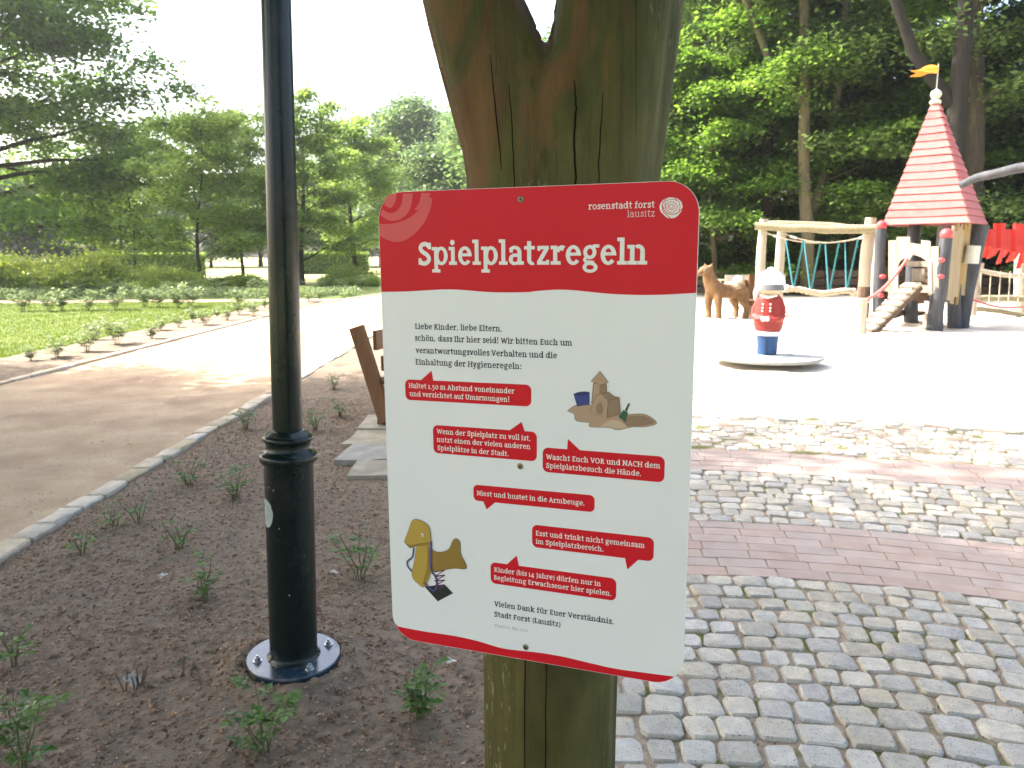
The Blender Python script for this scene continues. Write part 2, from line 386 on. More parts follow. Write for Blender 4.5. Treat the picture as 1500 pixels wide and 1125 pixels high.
def soil_z(X, Y):
    return .004 + .028 * vnoise(X, Y, 1.6, 1) + .016 * vnoise(X, Y, 7, 2) + .010 * vnoise(X, Y, 26, 3) - .03 * np.exp(-((X - EDGE) / .12) ** 2) - .03 * np.exp(-((X + 2.62) / .1) ** 2) + .028 * np.exp(-((np.hypot(X + .826, Y - 2.62) - .21) / .05) ** 2)
s = grid('soil_bed', -2.63, EDGE, .3, 9.0, 160, 460, soil_z, M_soil); struct(s)
s = grid('soil_bed_far', -2.63, 1.2, 9.0, 34, 40, 160, lambda X, Y: -.005 + .03 * vnoise(X, Y, 2, 4), M_soil,
         keep=lambda x, y: x > -2.63 + pathbend(y)); struct(s)
s = grid('gravel_path', -6.24, -2.78, -6, 60, 50, 500, lambda X, Y: -.012 + .012 * vnoise(X, Y, 1.2, 5) + .004 * vnoise(X, Y, 9, 6) , M_path)
me = s.data; co = np.empty(len(me.vertices) * 3, np.float32); me.vertices.foreach_get('co', co); co = co.reshape(-1, 3)
co[:, 0] += pathbend(co[:, 1]); me.vertices.foreach_set('co', co.ravel()); me.update(); struct(s)
# flower bed and lawn beyond the path
s = grid('flower_bed', -7.75, -6.36, -6, 25.8, 30, 260, lambda X, Y: -.004 + .035 * vnoise(X, Y, 2, 7) + .015 * vnoise(X, Y, 9, 8), M_soil,
         keep=lambda x, y: x < 5); struct(s)
s = grid('lawn', -40, -7.6, -6, 25.6, 120, 160, lambda X, Y: -.012 + .03 * vnoise(X, Y, 1, 9), M_lawn, keep=lambda x, y: (x < -7.62 - .25 * vnoise(x, y, 1.4, 31))); struct(s)
s = grid('cross_path', -60, -5.6, 25.7, 27.3, 80, 8, lambda X, Y: -.018 + .01 * vnoise(X, Y, 2, 10), M_path); struct(s)
s = grid('back_lawn', -60, -4.5, 27.35, 37, 60, 30, lambda X, Y: -.02 + .03 * vnoise(X, Y, 1, 11), M_lawn,
         keep=lambda x, y: x < -6.45 + pathbend(y)); struct(s)
# sand play area
SANDL = np.array([[.1, 6.5], [.1, 9], [1.2, 9.05], [1.3, 14], [3.2, 24], [4.5, 31]])
def sandleft(y): return np.interp(y, SANDL[:, 1], SANDL[:, 0])
def sand_z(X, Y):
    return -.012 + .05 * vnoise(X, Y, .8, 12) + .035 * vnoise(X, Y, 3.2, 13) + .016 * vnoise(X, Y, 9, 14) - .055 * np.exp(-((np.hypot(X - CX, Y - CY) - R_S) / .35) ** 2)
s = grid('sand_area', -1, 34, 3, 31, 330, 300, sand_z, M_sand,
         keep=lambda x, y: (np.hypot(x - CX, y - CY) > R_S + .05) & (x > sandleft(y)) & (y > -2 + .0 * x)); struct(s)
s = grid('forest_floor', 1, 90, 24, 110, 120, 100, lambda X, Y: -.045 + .25 * vnoise(X, Y, .5, 15) * np.clip((Y - 29.5) / 4, 0, 1) + .07 * np.clip(Y - 31, 0, 30) * .6, M_litter, keep=lambda x, y: (y > 30) | (x > 33)); struct(s)

# ---- path kerbs
def stone_block(w, l, h, jit, seed):
    rr = random.Random(seed); mb = MB()
    base = [(-w / 2, -l / 2), (-w / 2, -l / 6), (-w / 2, l / 6), (-w / 2, l / 2), (w / 2, l / 2), (w / 2, l / 6), (w / 2, -l / 6), (w / 2, -l / 2)]
    out = [(x + rr.uniform(-jit, jit), y + rr.uniform(-jit, jit)) for x, y in base]
    b = .008
    top = [(x * (1 - 2.2 * b / w), y * (1 - 2.2 * b / l)) for x, y in out]
    V = [(x, y, -.09) for x, y in out] + [(x, y, h - b + rr.uniform(-.002, .002)) for x, y in out] + [(x, y, h + rr.uniform(-.003, .003)) for x, y in top] + [(0, 0, h + rr.uniform(0, .003))]
    F = []
    for k in range(8):
        k2 = (k + 1) % 8
        F += [(k, k2, 8 + k2, 8 + k), (8 + k, 8 + k2, 16 + k2, 16 + k), (16 + k, 16 + k2, 24)]
    mb.add(V, F); return mb
kerbR = thing('path_kerb', 'row of pale worn kerb stones between soil bed and gravel path', 'kerb', (0, 0, 0))
kerbR['kind'] = 'structure'; del kerbR['category']; 
protoK = []
for k in range(6):
    o = stone_block(.13, .27, .03, .008, k).build('kerb_stone', M_kerb, kerbR, smooth=40); protoK.append(o)
y = 1.4; i = 0
while y < 21:
    L = random.uniform(.22, .33)
    o = protoK[i] if i < 6 else protoK[i % 6].copy()
    if i >= 6: COL.objects.link(o); o.parent = kerbR
    o.location = (-2.705 + random.uniform(-.014, .014), y + L / 2, random.uniform(-.006, .006)); o.scale = (random.uniform(.92, 1.1), (L - .014) / .27, 1)
    o.rotation_euler = (random.uniform(-.03, .03), random.uniform(-.05, .05), random.uniform(-.04, .04))
    y += L; i += 1
mb = MB()
while y < 45:
    mb.box((-2.705 + float(pathbend(y)), y + .15, -.02), (.15, .29, .1)); y += .3
o = mb.build('kerb_stone', M_kerb, kerbR); o['kind'] = 'stuff'
kerbL = bpy.data.objects.new('far_path_kerb', None); COL.objects.link(kerbL); kerbL['kind'] = 'structure'; kerbL['label'] = 'row of pale kerb stones between gravel path and rose bed by the lawn'
y = 6.6; i = 0
while y < 26:
    L = random.uniform(.28, .4)
    o = protoK[i % 6].copy(); COL.objects.link(o); o.parent = kerbL
    o.location = (-6.3 + float(pathbend(y)) + random.uniform(-.004, .004), y + L / 2, 0); o.scale = (.85, (L - .006) / .27, 1)
    y += L; i += 1
mb = MB()
while y < 60:
    mb.box((-6.3 + float(pathbend(y)), y + .15, -.02), (.13, .29, .1)); y += .3
y = -5
while y < 6.5:
    mb.box((-6.3, y + .15, -.02), (.13, .29, .1)); y += .3
o = mb.build('kerb_stone', M_kerb, kerbL); o['kind'] = 'stuff'

# ---- cobbled paving with brick bands
s = grid('paving_joints', EDGE, 8.5, -1.5, 7.6, 220, 220, lambda X, Y: -.010 + .010 * vnoise(X, Y, 12, 16) + .008 * vnoise(X, Y, 30, 17) + .022 * vnoise(X, Y, 1.1, 40), M_joint,
         keep=lambda x, y: np.hypot(x - CX, y - CY) < R_S + .12)
paving = s; struct(paving, label='cobbled paving in arcs with two pink brick bands'); paving.name = 'cobbled_paving'
def pave_z(x, y): return float(.022 * vnoise(x, y, 1.1, 40))
def cobble_proto(seed):
    rr = random.Random(seed); n = 8; q = lambda v: v + rr.uniform(-.04, .03)
    skew = rr.uniform(-.07, .07)
    ring = [(q(.50), q(-.33)), (q(.50), q(.33)), (q(.39), q(.50)), (q(-.39), q(.50)), (q(-.50), q(.33)), (q(-.50), q(-.33)), (q(-.39), q(-.50)), (q(.39), q(-.50))]
    ring = [(x + skew * y, y) for x, y in ring]
    V = [(x, y, -.6) for x, y in ring] + [(x, y, -.085) for x, y in ring] + [(x * .88, y * .88, .0 + rr.uniform(-.03, .03)) for x, y in ring] + [(rr.uniform(-.15, .15), rr.uniform(-.15, .15), rr.uniform(-.02, .025))]
    F = []
    for k in range(n):
        k2 = (k + 1) % n
        for q in range(2): F.append((q * n + k, q * n + k2, q * n + n + k2, q * n + n + k))
        F.append((2 * n + k, 2 * n + k2, 3 * n))
    return V, F[0::1]
CP = [cobble_proto(k) for k in range(14)]
CM = []
for V, F in CP:
    me = bpy.data.meshes.new('cobblestone'); me.from_pydata(V, [], F); me.materials.append(M_cobble); me.shade_smooth(); me.set_sharp_from_angle(angle=math.radians(38)); CM.append(me)
cob = []          # (x, y, w, d, rot, h)
def cob_row(R, pitch, a0, a1, wmin, wmax, shift=None):
    a = a0 + random.uniform(0, .02)
    while a < a1:
        w = random.uniform(wmin, wmax); da = w / R; am = a + da / 2
        r = R + (shift(am) if shift else 0) + random.uniform(-.006, .006)
        x, y = CX + r * math.sin(am), CY + r * math.cos(am)
        if x > EDGE + .02 and x < 8.3: cob.append((x, y, w - random.uniform(.007, .017), pitch - random.uniform(.006, .015), -am + random.uniform(-.045, .045), 0))
        a += da
R = R_A0 - .06
while R > 2.6:
    pt = .113 if R > 4.6 else .122
    cob_row(R, pt, -.05, 1.35, .095, .158); R -= pt
n8 = 9; pt = (R_B0 - R_A1) / n8
for k in range(n8): cob_row(R_A1 + pt * (k + .5), pt, -.05, 1.25, .095, .155)
ss = .115; wf = 1.0
R = R_B1 + .06
while R < R_S + .05:
    def sh(a, R=R):
        t = ((a * 8.7 + .3) % wf) / wf - .5
        return .20 * (1 - 4 * t * t) - .09
    cob_row(R, ss, -.05, 1.15, .085, .12, sh); R += ss
def sees(x, y):
    px, py, d = topx((x, y, 0)); return px > 985 and px < 1510 and py < 1145
fine = [c for c in cob if math.hypot(c[0] - CX, c[1] - CY) < R_S - .02 and math.hypot(c[0] - CX, c[1] - CY) > R_B1 + .05 or math.hypot(c[0] - CX, c[1] - CY) < R_B1 - .1]
fine.sort(key=lambda c: (0 if (sees(c[0], c[1]) or (topx((c[0], c[1], 0))[0] > 895 and topx((c[0], c[1], 0))[1] > 990)) else 1, math.hypot(c[0], c[1])))
nparts = 0; SV = []; SF = []; off = 0
for i, c in enumerate(fine):
    x, y, w, d, rot, _ = c; zz = pave_z(x, y) + random.uniform(.006, .016)
    if math.hypot(x - CX, y - CY) > R_B1: zz -= .008; w += .006; d += .005
    k = random.randrange(14); fl = random.choice((0, PI))
    tilt = (random.uniform(-.03, .03), random.uniform(-.03, .03))
    if nparts < 296:
        o = bpy.data.objects.new('cobblestone', CM[k]); COL.objects.link(o); o.parent = paving
        o.location = (x, y, zz); o.rotation_euler = (tilt[0], tilt[1], rot + fl); o.scale = (w, d, .10); nparts += 1
    else:
        V = np.array(CP[k][0]) * (w, d, .10); ca, sa = math.cos(rot + fl), math.sin(rot + fl)
        V = np.stack([V[:, 0] * ca - V[:, 1] * sa + x, V[:, 0] * sa + V[:, 1] * ca + y, V[:, 2] + zz], 1)
        SV.append(V)
        for f in CP[k][1]:
            f = [q + off for q in f]
            SF.append(f if len(f) == 4 else f + [f[2]])
        off += len(V)
V = np.concatenate(SV)
me = bpy.data.meshes.new('cobblestone_rows'); me.from_pydata(V.tolist(), [], [tuple(dict.fromkeys(f)) for f in SF]); me.shade_smooth(); me.set_sharp_from_angle(angle=math.radians(38))
M_cobble2 = mat('granite_cobble_rows', (.52, .475, .395), (.34, .32, .275), scale=22, rough=.8, bump=.8, bscale=45, bdist=.007, coords='World', detail=12, rand=.17, sat=(.5, 1.3), island=True, speck=(.15, .15, .14), speckscale=170, specklo=.62, c3=(.42, .36, .28), c3scale=4, c3lo=.52, c3hi=.75)
me.materials.append(M_cobble2); o = bpy.data.objects.new('cobblestone_rows', me); COL.objects.link(o); o.parent = paving; o['kind'] = 'stuff'
# bricks
def brick_mesh(seed):
    rr = random.Random(seed); b = .025
    def ringz(s_, z): return [(x * s_, y * s_, z) for x, y in ((-.5, -.5), (0, -.5), (.5, -.5), (.5, .5), (0, .5), (-.5, .5))]
    V = ringz(1, -.6) + ringz(1, -.05) + [((x / 1) * (1 - b), y * (1 - 2 * b), rr.uniform(-.01, .01)) for x, y, z in ringz(1, 0)]
    F = []
    for q in range(2):
        for k in range(6): F.append((q * 6 + k, q * 6 + (k + 1) % 6, q * 6 + 6 + (k + 1) % 6, q * 6 + 6 + k))
    F += [(12, 13, 16, 17), (13, 14, 15, 16)]
    me = bpy.data.meshes.new('brick'); me.from_pydata(V, [], F); me.materials.append(M_brick); return me
BM_ = [brick_mesh(k) for k in range(6)]
bricks = []
for (ra, rb, n) in ((R_A0, R_A1, 7), (R_B0, R_B1, 5)):
    pt = (rb - ra) / n
    for k in range(n):
        R = ra + pt * (k + .5); a = -.06 + random.uniform(0, .03)
        while a < 1.2:
            w = random.choice((.235, .235, .24, .2)); da = w / R; am = a + da / 2
            x, y = CX + R * math.sin(am), CY + R * math.cos(am)
            if x > EDGE + .05 and x < 8: bricks.append((x, y, w - .0025, pt - .0025, -am))
            a += da
bricks.sort(key=lambda c: (0 if sees(c[0], c[1]) else 1, math.hypot(c[0], c[1])))
rest = MB()
for i, (x, y, w, d, rot) in enumerate(bricks):
    z = pave_z(x, y) + .0065 + random.uniform(-.0015, .0015)
    if i < 290:
        o = bpy.data.objects.new('brick', random.choice(BM_)); COL.objects.link(o); o.parent = paving
        o.location = (x, y, z); o.rotation_euler = (random.uniform(-.006, .006), random.uniform(-.006, .006), rot); o.scale = (w, d, .08)
    else: rest.box((x, y, z - .04), (w, d, .08), Matrix.Rotation(rot, 3, 'Z'))
if rest.v:
    o = rest.build('brick_rows', M_brick, paving); o['kind'] = 'stuff'
# ring of edging stones between paving and sand
a = -.02; i = 0
while a < 1.1:
    w = random.uniform(.14, .2); da = w / R_S
    gap = (.205 < a < .275) or (.36 < a < .46) or (.55 < a < .62)
    if not gap or i % 2:
        o = bpy.data.objects.new('edging_stone', CM[i % 14]); COL.objects.link(o); o.parent = paving
        x, y = CX + R_S * math.sin(a), CY + R_S * math.cos(a)
        o.location = (x, y, .012 + pave_z(x, y) + (.015 if gap else 0)); o.rotation_euler = (0, 0, -a); o.scale = (w - .015, .11, .12)
    a += da; i += 1
# grit and moss in the joints
n = 9000
x = RNG.uniform(EDGE, 4.5, n); y = RNG.uniform(1.4, 6.2, n); rr = np.hypot(x - CX, y - CY)
k = ((rr < R_A0) | ((rr > R_A1) & (rr < R_B0))); x, y = x[k], y[k]; n = len(x)
z = .022 * vnoise(x, y, 1.1, 40) - .004; s = RNG.uniform(.0015, .0045, n)
def bits(x, y, z, s, flatn=.6):
    n = len(x); T = np.array([[1, 0, 0], [-.5, .87, 0], [-.5, -.87, 0], [0, 0, 1], [0, 0, -1]]) 
    V = T[None] * s[:, None, None] * RNG.uniform(.5, 1.4, (n, 5, 3)); V[:, :, 2] *= flatn
    a = RNG.uniform(0, 6.28, n); ca, sa = np.cos(a)[:, None], np.sin(a)[:, None]
    X = V[:, :, 0] * ca - V[:, :, 1] * sa; Y = V[:, :, 0] * sa + V[:, :, 1] * ca
    V = np.stack([X + x[:, None], Y + y[:, None], V[:, :, 2] + z[:, None]], 2).reshape(-1, 3)
    F = np.array([[0, 1, 3], [1, 2, 3], [2, 0, 3], [1, 0, 4], [2, 1, 4], [0, 2, 4]])
    F = (F[None] + (np.arange(n) * 5)[:, None, None]).reshape(-1, 3); return V, F
V, F = bits(x, y, z + .006, s); o = raw('joint_grit', V, F, M_crumb); struct(o, 'stuff', 'fine grit lying in the joints of the cobbles')
# soil crumbs
n = 85000
x = RNG.uniform(-2.62, EDGE - .02, n); y = 1.5 + 6.5 * RNG.uniform(0, 1, n) ** 1.6
z = soil_z(x, y); s = RNG.uniform(0, 1, n) ** 4 * .013 + .002; V, F = bits(x, y, z, s, .7)
o = raw('soil_crumbs', V, F, M_crumb); struct(o, 'stuff', 'reddish crumbs of soil and bark mulch on the bed')
n = 20000
x = RNG.uniform(-6.2, -2.8, n); y = 3 + 11 * RNG.uniform(0, 1, n) ** 1.5
s = RNG.uniform(0, 1, n) ** 3 * .008 + .002; V, F = bits(x, y, -.012 + .012 * vnoise(x, y, 1.2, 5) + .004 * vnoise(x, y, 9, 6), s, .5)
o = raw('path_gravel', V, F, mat('path_grit', (.30, .2, .14), (.5, .4, .3), scale=40, bump=0, coords='World')); struct(o, 'stuff', 'loose fine gravel on the path')
n = 420
x = RNG.uniform(-2.6, EDGE - .05, n); y = 1.6 + 5.5 * RNG.uniform(0, 1, n) ** 1.5
s = RNG.uniform(.008, .024, n); V, F = bits(x, y, soil_z(x, y) + .001, s, .55); V += RNG.normal(0, .001, V.shape)
o = raw('soil_clods', V, F, M_soil, smooth=True); struct(o, 'stuff', 'rounded clods of dry soil on the bed')
TW = MB()
for k in range(70):
    x_, y_ = random.uniform(-2.5, 0), 1.7 + 4.5 * random.random() ** 1.4; a = random.uniform(0, 6.28); l = random.uniform(.02, .08); z_ = float(soil_z(np.array(x_), np.array(y_))) + .004
    TW.tube([(x_, y_, z_), (x_ + l * .5 * math.cos(a), y_ + l * .5 * math.sin(a), z_ + random.uniform(0, .008)), (x_ + l * math.cos(a + .3), y_ + l * math.sin(a + .3), z_)], [.0016, .0014, .0008], 4, False)
o = TW.build('twig_litter', M_drystem, None, fix=False); struct(o, 'stuff', 'thin dry twigs lying on the bed')
n = 1500
x = RNG.uniform(-2.6, EDGE - .03, n); y = 1.6 + 6 * RNG.uniform(0, 1, n) ** 1.5
s = RNG.uniform(.003, .009, n); V, F = bits(x, y, soil_z(x, y) + .003, s, .25)
o = raw('bark_flakes', V, F, mat('pale_flake', (.26, .18, .12), (.50, .42, .34), scale=9, bump=0, coords='World', detail=2)); struct(o, 'stuff', 'pale bark flakes and dead leaf bits scattered over the bed')
# grass blades on the lawn
def blades(n, x, y, z, h, w):
    a = RNG.uniform(0, 6.28, n); l = RNG.uniform(-.5, .5, (n, 2)) * h[:, None]
    V = np.stack([np.stack([x - w * np.cos(a), y - w * np.sin(a), z], 1), np.stack([x + w * np.cos(a), y + w * np.sin(a), z], 1), np.stack([x + l[:, 0], y + l[:, 1], z + h], 1)], 1).reshape(-1, 3)
    return V, np.arange(3 * n).reshape(-1, 3)
n = 110000
x = -7.75 - 13 * RNG.uniform(0, 1, n) ** 1.2; y = RNG.uniform(8, 25.4, n)
V, F = blades(n, x, y, -.012 + .03 * vnoise(x, y, 1, 9), RNG.uniform(.02, .06, n), np.full(n, .006))
o = raw('lawn_grass', V, F, M_blade); struct(o, 'stuff', 'short sunlit grass of the rose garden lawn')
n = 60
x = EDGE + RNG.normal(0, .02, n) + .02; y = RNG.uniform(2.2, 2.75, n)
V, F = blades(n, x, y, np.zeros(n), RNG.uniform(.03, .09, n), np.full(n, .003))
o = raw('grass_tuft', V, F, M_blade); struct(o, 'stuff', 'small tuft of grass where paving meets the bed by the log post')
n = 5000
x = RNG.uniform(EDGE, 4.2, n); y = RNG.uniform(1.8, 5.6, n); rr = np.hypot(x - CX, y - CY)
k = ((rr < R_A0) | ((rr > R_A1) & (rr < R_B0))) & (vnoise(x, y, 4.5, 77) > .62); x, y = x[k], y[k]; n = len(x)
V, F = blades(n, x, y, np.full(n, .004) + .022 * vnoise(x, y, 1.1, 40) - .006, RNG.uniform(.006, .018, n), np.full(n, .004))
o = raw('joint_moss', V, F, leafmat('moss', (.10, .11, .025), (.2, .2, .06), .3, 5)); struct(o, 'stuff', 'green moss growing between the cobbles')

# flagstones under the bench
flags = bpy.data.objects.new('flagstone_patch', None); COL.objects.link(flags); flags['kind'] = 'structure'; flags['label'] = 'pale rough flagstones laid under the wooden bench'
fy = 4.95
for row in range(5):
    h = (.42, .5, .5, .55, .5)[row]; fx = (-1.12, -1.3, -1.36, -1.34, -1.2)[row]
    while fx < .0:
        w = random.uniform(.5, .8)
        pts = []
        for (u, v) in ((0, 0), (.35, -.01), (.7, .015), (1, 0), (1, .5), (1, 1), (.6, 1.0), (.3, .99), (0, 1), (-.02, .5)):
            pts.append((fx + .012 + u * (w - .025) + random.uniform(-.03, .03), fy + .012 + v * (h - .035) + random.uniform(-.022, .022)))
        mb = MB(); mb.prism(pts, lambda u, v, t: (u, v, t + random.uniform(-.003, .003)), -.05, .060 + random.uniform(-.006, .012))
        mb.build('flagstone', M_flag, flags); fx += w
    fy += h

# ============================================================ NEAR THINGS
# ---- forked log post that carries the sign
def log_mat():
    m = bpy.data.materials.new('algae_log'); m.use_nodes = True; t = m.node_tree; N = t.nodes; L = t.links
    P = N['Principled BSDF']; P.inputs['Roughness'].default_value = .75; P.inputs['Specular IOR Level'].default_value = .25
    tc = N.new('ShaderNodeTexCoord').outputs['Object']
    def nz(sc, stretch, det=8, ro=.6, dis=0):
        mp = N.new('ShaderNodeMapping'); mp.inputs['Scale'].default_value = stretch; L.new(tc, mp.inputs[0])
        n = N.new('ShaderNodeTexNoise'); n.inputs['Scale'].default_value = sc; n.inputs['Detail'].default_value = det; n.inputs['Roughness'].default_value = ro; n.inputs['Distortion'].default_value = dis
        L.new(mp.outputs[0], n.inputs['Vector']); return n.outputs[0]
    def ramp(f, *st):
        r = N.new('ShaderNodeValToRGB'); e = r.color_ramp.elements
        while len(e) < len(st): e.new(.5)
        for q, (p, c) in enumerate(st): e[q].position = p; e[q].color = hexc(c)
        L.new(f, r.inputs[0]); return r.outputs[0]
    def mix(f, a, b):
        x = N.new('ShaderNodeMix'); x.data_type = 'RGBA'; L.new(f, x.inputs[0]); L.new(a, x.inputs[6])
        if isinstance(b, tuple): x.inputs[7].default_value = hexc(b)
        else: L.new(b, x.inputs[7])
        return x.outputs[2]
    base = ramp(nz(7, (1.5, 1.5, .55), 10), (.32, (.036, .038, .010)), (.5, (.070, .068, .018)), (.68, (.108, .098, .032)))
    brown = ramp(nz(30, (1, 1, .25), 6), (.3, (.085, .040, .015)), (.7, (.15, .078, .030)))
    sx_ = N.new('ShaderNodeSeparateXYZ'); L.new(tc, sx_.inputs[0]); zr = N.new('ShaderNodeMapRange'); zr.inputs['From Min'].default_value = .8; zr.inputs['From Max'].default_value = 1.75; zr.inputs['To Min'].default_value = .12; L.new(sx_.outputs['Z'], zr.inputs[0])
    bm_ = N.new('ShaderNodeMath'); bm_.operation = 'MULTIPLY'; L.new(zr.outputs[0], bm_.inputs[0]); L.new(ramp(nz(4.5, (1.8, 1.8, .5), 6, .6, .8), (.44, (0, 0, 0)), (.56, (.9, .9, .9))), bm_.inputs[1])
    c = mix(bm_.outputs[0], base, brown)
    pale = ramp(nz(90, (1, 1, .5), 4), (.60, (0, 0, 0)), (.66, (.7, .7, .7)))
    msk = N.new('ShaderNodeMath'); msk.operation = 'MULTIPLY'; 
    L.new(pale, msk.inputs[0]); L.new(ramp(nz(4, (1.5, 1.5, .6), 3), (.5, (0, 0, 0)), (.62, (1, 1, 1))), msk.inputs[1])
    c = mix(msk.outputs[0], c, (.28, .25, .16))
    grain = nz(70, (1, 1, .035), 5, .6, .3)
    c = mix(ramp(grain, (.30, (.6, .6, .6)), (.42, (0, 0, 0))), c, (.04, .036, .012))
    # long drying cracks
    cr = N.new('ShaderNodeTexVoronoi'); cr.feature = 'DISTANCE_TO_EDGE'; cr.inputs['Scale'].default_value = 14
    mp = N.new('ShaderNodeMapping'); mp.inputs['Scale'].default_value = (1, 1, .05); L.new(tc, mp.inputs[0])
    nn = N.new('ShaderNodeTexNoise'); nn.inputs['Scale'].default_value = 8; L.new(mp.outputs[0], nn.inputs['Vector'])
    ad = N.new('ShaderNodeMix'); ad.data_type = 'RGBA'; ad.inputs[0].default_value = .06; L.new(mp.outputs[0], ad.inputs[6]); L.new(nn.outputs['Color'], ad.inputs[7]); L.new(ad.outputs[2], cr.inputs['Vector'])
    cmr = ramp(cr.outputs['Distance'], (.003, (1, 1, 1)), (.012, (0, 0, 0)))
    mq = N.new('ShaderNodeMath'); mq.operation = 'MULTIPLY'; L.new(cmr, mq.inputs[0]); L.new(ramp(nz(7, (1, 1, .3), 2), (.56, (0, 0, 0)), (.62, (.7, .7, .7))), mq.inputs[1]); cm = mq.outputs[0]
    c = mix(cm, c, (.008, .007, .004))
    L.new(c, P.inputs['Base Color'])
    h = N.new('ShaderNodeMath'); h.operation = 'MULTIPLY_ADD'; h.inputs[1].default_value = -1.6; L.new(cm, h.inputs[0]); L.new(grain, h.inputs[2])
    b = N.new('ShaderNodeBump'); b.inputs['Strength'].default_value = .7; b.inputs['Distance'].default_value = .006; L.new(h.outputs[0], b.inputs['Height']); L.new(b.outputs[0], P.inputs['Normal'])
    return m
M_log = log_mat()
mb = MB(); mb.tube([(.066, 1.262, -.35), (.066, 1.262, 0), (.066, 1.262, .7), (.070, 1.262, 1.2), (.080, 1.262, 1.5), (.086, 1.262, 1.62)], [.118, .117, .117, .119, .125, .134], 28)
mb.tube([(.07, 1.262, 1.3), (.052, 1.262, 1.55), (.012, 1.265, 1.74), (-.058, 1.27, 1.93), (-.125, 1.30, 2.2), (-.20, 1.34, 2.6), (-.25, 1.40, 3.0)], [.105, .110, .095, .076, .072, .066, .058], 24)
mb.tube([(.075, 1.262, 1.3), (.108, 1.262, 1.55), (.142, 1.258, 1.74), (.170, 1.255, 1.93), (.196, 1.25, 2.2), (.23, 1.22, 2.6), (.29, 1.18, 3.1)], [.105, .112, .104, .096, .088, .078, .068], 24)
mb.ball((.085, 1.262, 1.76), (.085, .10, .11), 20, 14)
log = mb.build('forked_log_post', M_log); remesh(log, .008, 6)
me = log.data; n = len(me.vertices); co = np.empty(n * 3, np.float32); me.vertices.foreach_get('co', co); co = co.reshape(-1, 3)
ang = np.arctan2(co[:, 1] - 1.262, co[:, 0] - .08)
dr = .004 * (vnoise(ang * 3 + 10, co[:, 2] * 2, 1.2, 50) - .5) + .003 * (vnoise(ang * 9 + 10, co[:, 2] * 4, 1, 51) - .5)
co[:, 0] += dr * np.cos(ang) * 2; co[:, 1] += dr * np.sin(ang) * 2
me.vertices.foreach_set('co', co.ravel()); me.update()
tag(log, 'thick forked debarked log post with green algae behind the playground rules sign', 'post')
# deep vertical crack running down from the fork
M_crack = flat('crack_shade', (.008, .007, .004), .95, .1)
mb = MB(); 
pts = [(.094, 1.80), (.0965, 1.76), (.0935, 1.71), (.096, 1.66), (.091, 1.60), (.088, 1.50)]
dg = bpy.context.evaluated_depsgraph_get(); 
def front(x, z):
    ok, loc, nr, _ = log.ray_cast(Vector((x, 0, z)), Vector((0, 1, 0))); return loc.y if ok else 1.15
for (pp, w) in ((pts, .0016), ([(-.002, 1.80), (.003, 1.72), (.006, 1.64), (.012, 1.56)], .0009), ([(.055, .98), (.052, .8), (.053, .6), (.050, .4), (.052, .1)], .0011), ([(.02, .98), (.018, .8), (.017, .6)], .0010), ([(-.03, 1.84), (-.02, 1.74), (-.012, 1.66)], .001), ([(.135, 1.78), (.13, 1.68), (.132, 1.58)], .0009)):
    P3 = []; mb = MB()
    for a, b in zip(pp[:-1], pp[1:]):
        for q in range(6):
            f = q / 6; x = a[0] + (b[0] - a[0]) * f + random.uniform(-.0006, .0006); z = a[1] + (b[1] - a[1]) * f
            P3.append((x, front(x, z) - .0003, z))
    w_ = [w * math.sin(PI * (k + .5) / len(P3)) ** .4 for k in range(len(P3))]
    mb.tube(P3, w_, 5); mb.build('crack', M_crack, log)

# ---- the sign
YAW = .3754
SO = Vector((-.2106, 1.229, 1.6461)); Sr = Vector((math.cos(YAW), -math.sin(YAW), 0)); Sn = Vector((-math.sin(YAW), -math.cos(YAW), 0))
SIGN = thing('rules_sign', 'white and red playground rules board with rounded corners screwed to the forked log', 'sign', SO + Sr * .25 - Vector((0, 0, .7386)))
SI = SIGN.matrix_basis.inverted() if False else Matrix.Translation(-SIGN.location)
def sp(u, v, t=0):                       # millimetres on the sign, t = mm in front of it
    p = SO + Sr * (u / 1000) + Vector((0, 0, v / 1000)) + Sn * (t / 1000)
    return p - SIGN.location
W_, H_, RC = 500, 741, 44
def warp(pts):                           # the thin sheet hangs a little lower at its far edge
    return [(u, v * (1 + .020 * (1 - (max(u, 0) / 500) ** 2.2) * min(1, max(0, (-v - 500) / 200)))) for u, v in pts]
def outline(u0, u1, v0, v1, r, corners=(1, 1, 1, 1), n=9):
    """v0 top, v1 bottom (negative down); order TL TR BR BL"""
    out = []
    for k, (cu, cv, a0) in enumerate(((u0 + r, v0 - r, 180), (u1 - r, v0 - r, 90), (u1 - r, v1 + r, 0), (u0 + r, v1 + r, -90))):
        if corners[k]:
            for q in range(n + 1):
                a = math.radians(a0 - 90 * q / n); out.append((cu + r * math.cos(a), cv + r * math.sin(a)))
        else:
            out.append(((u0, v0), (u1, v0), (u1, v1), (u0, v1))[k])
    return out
mb = MB(); mb.prism(warp(outline(0, W_, 0, -H_, RC, n=14)), lambda u, v, t: sp(u, v, t), 0, -3)
mb.build('panel', M_panel, SIGN)
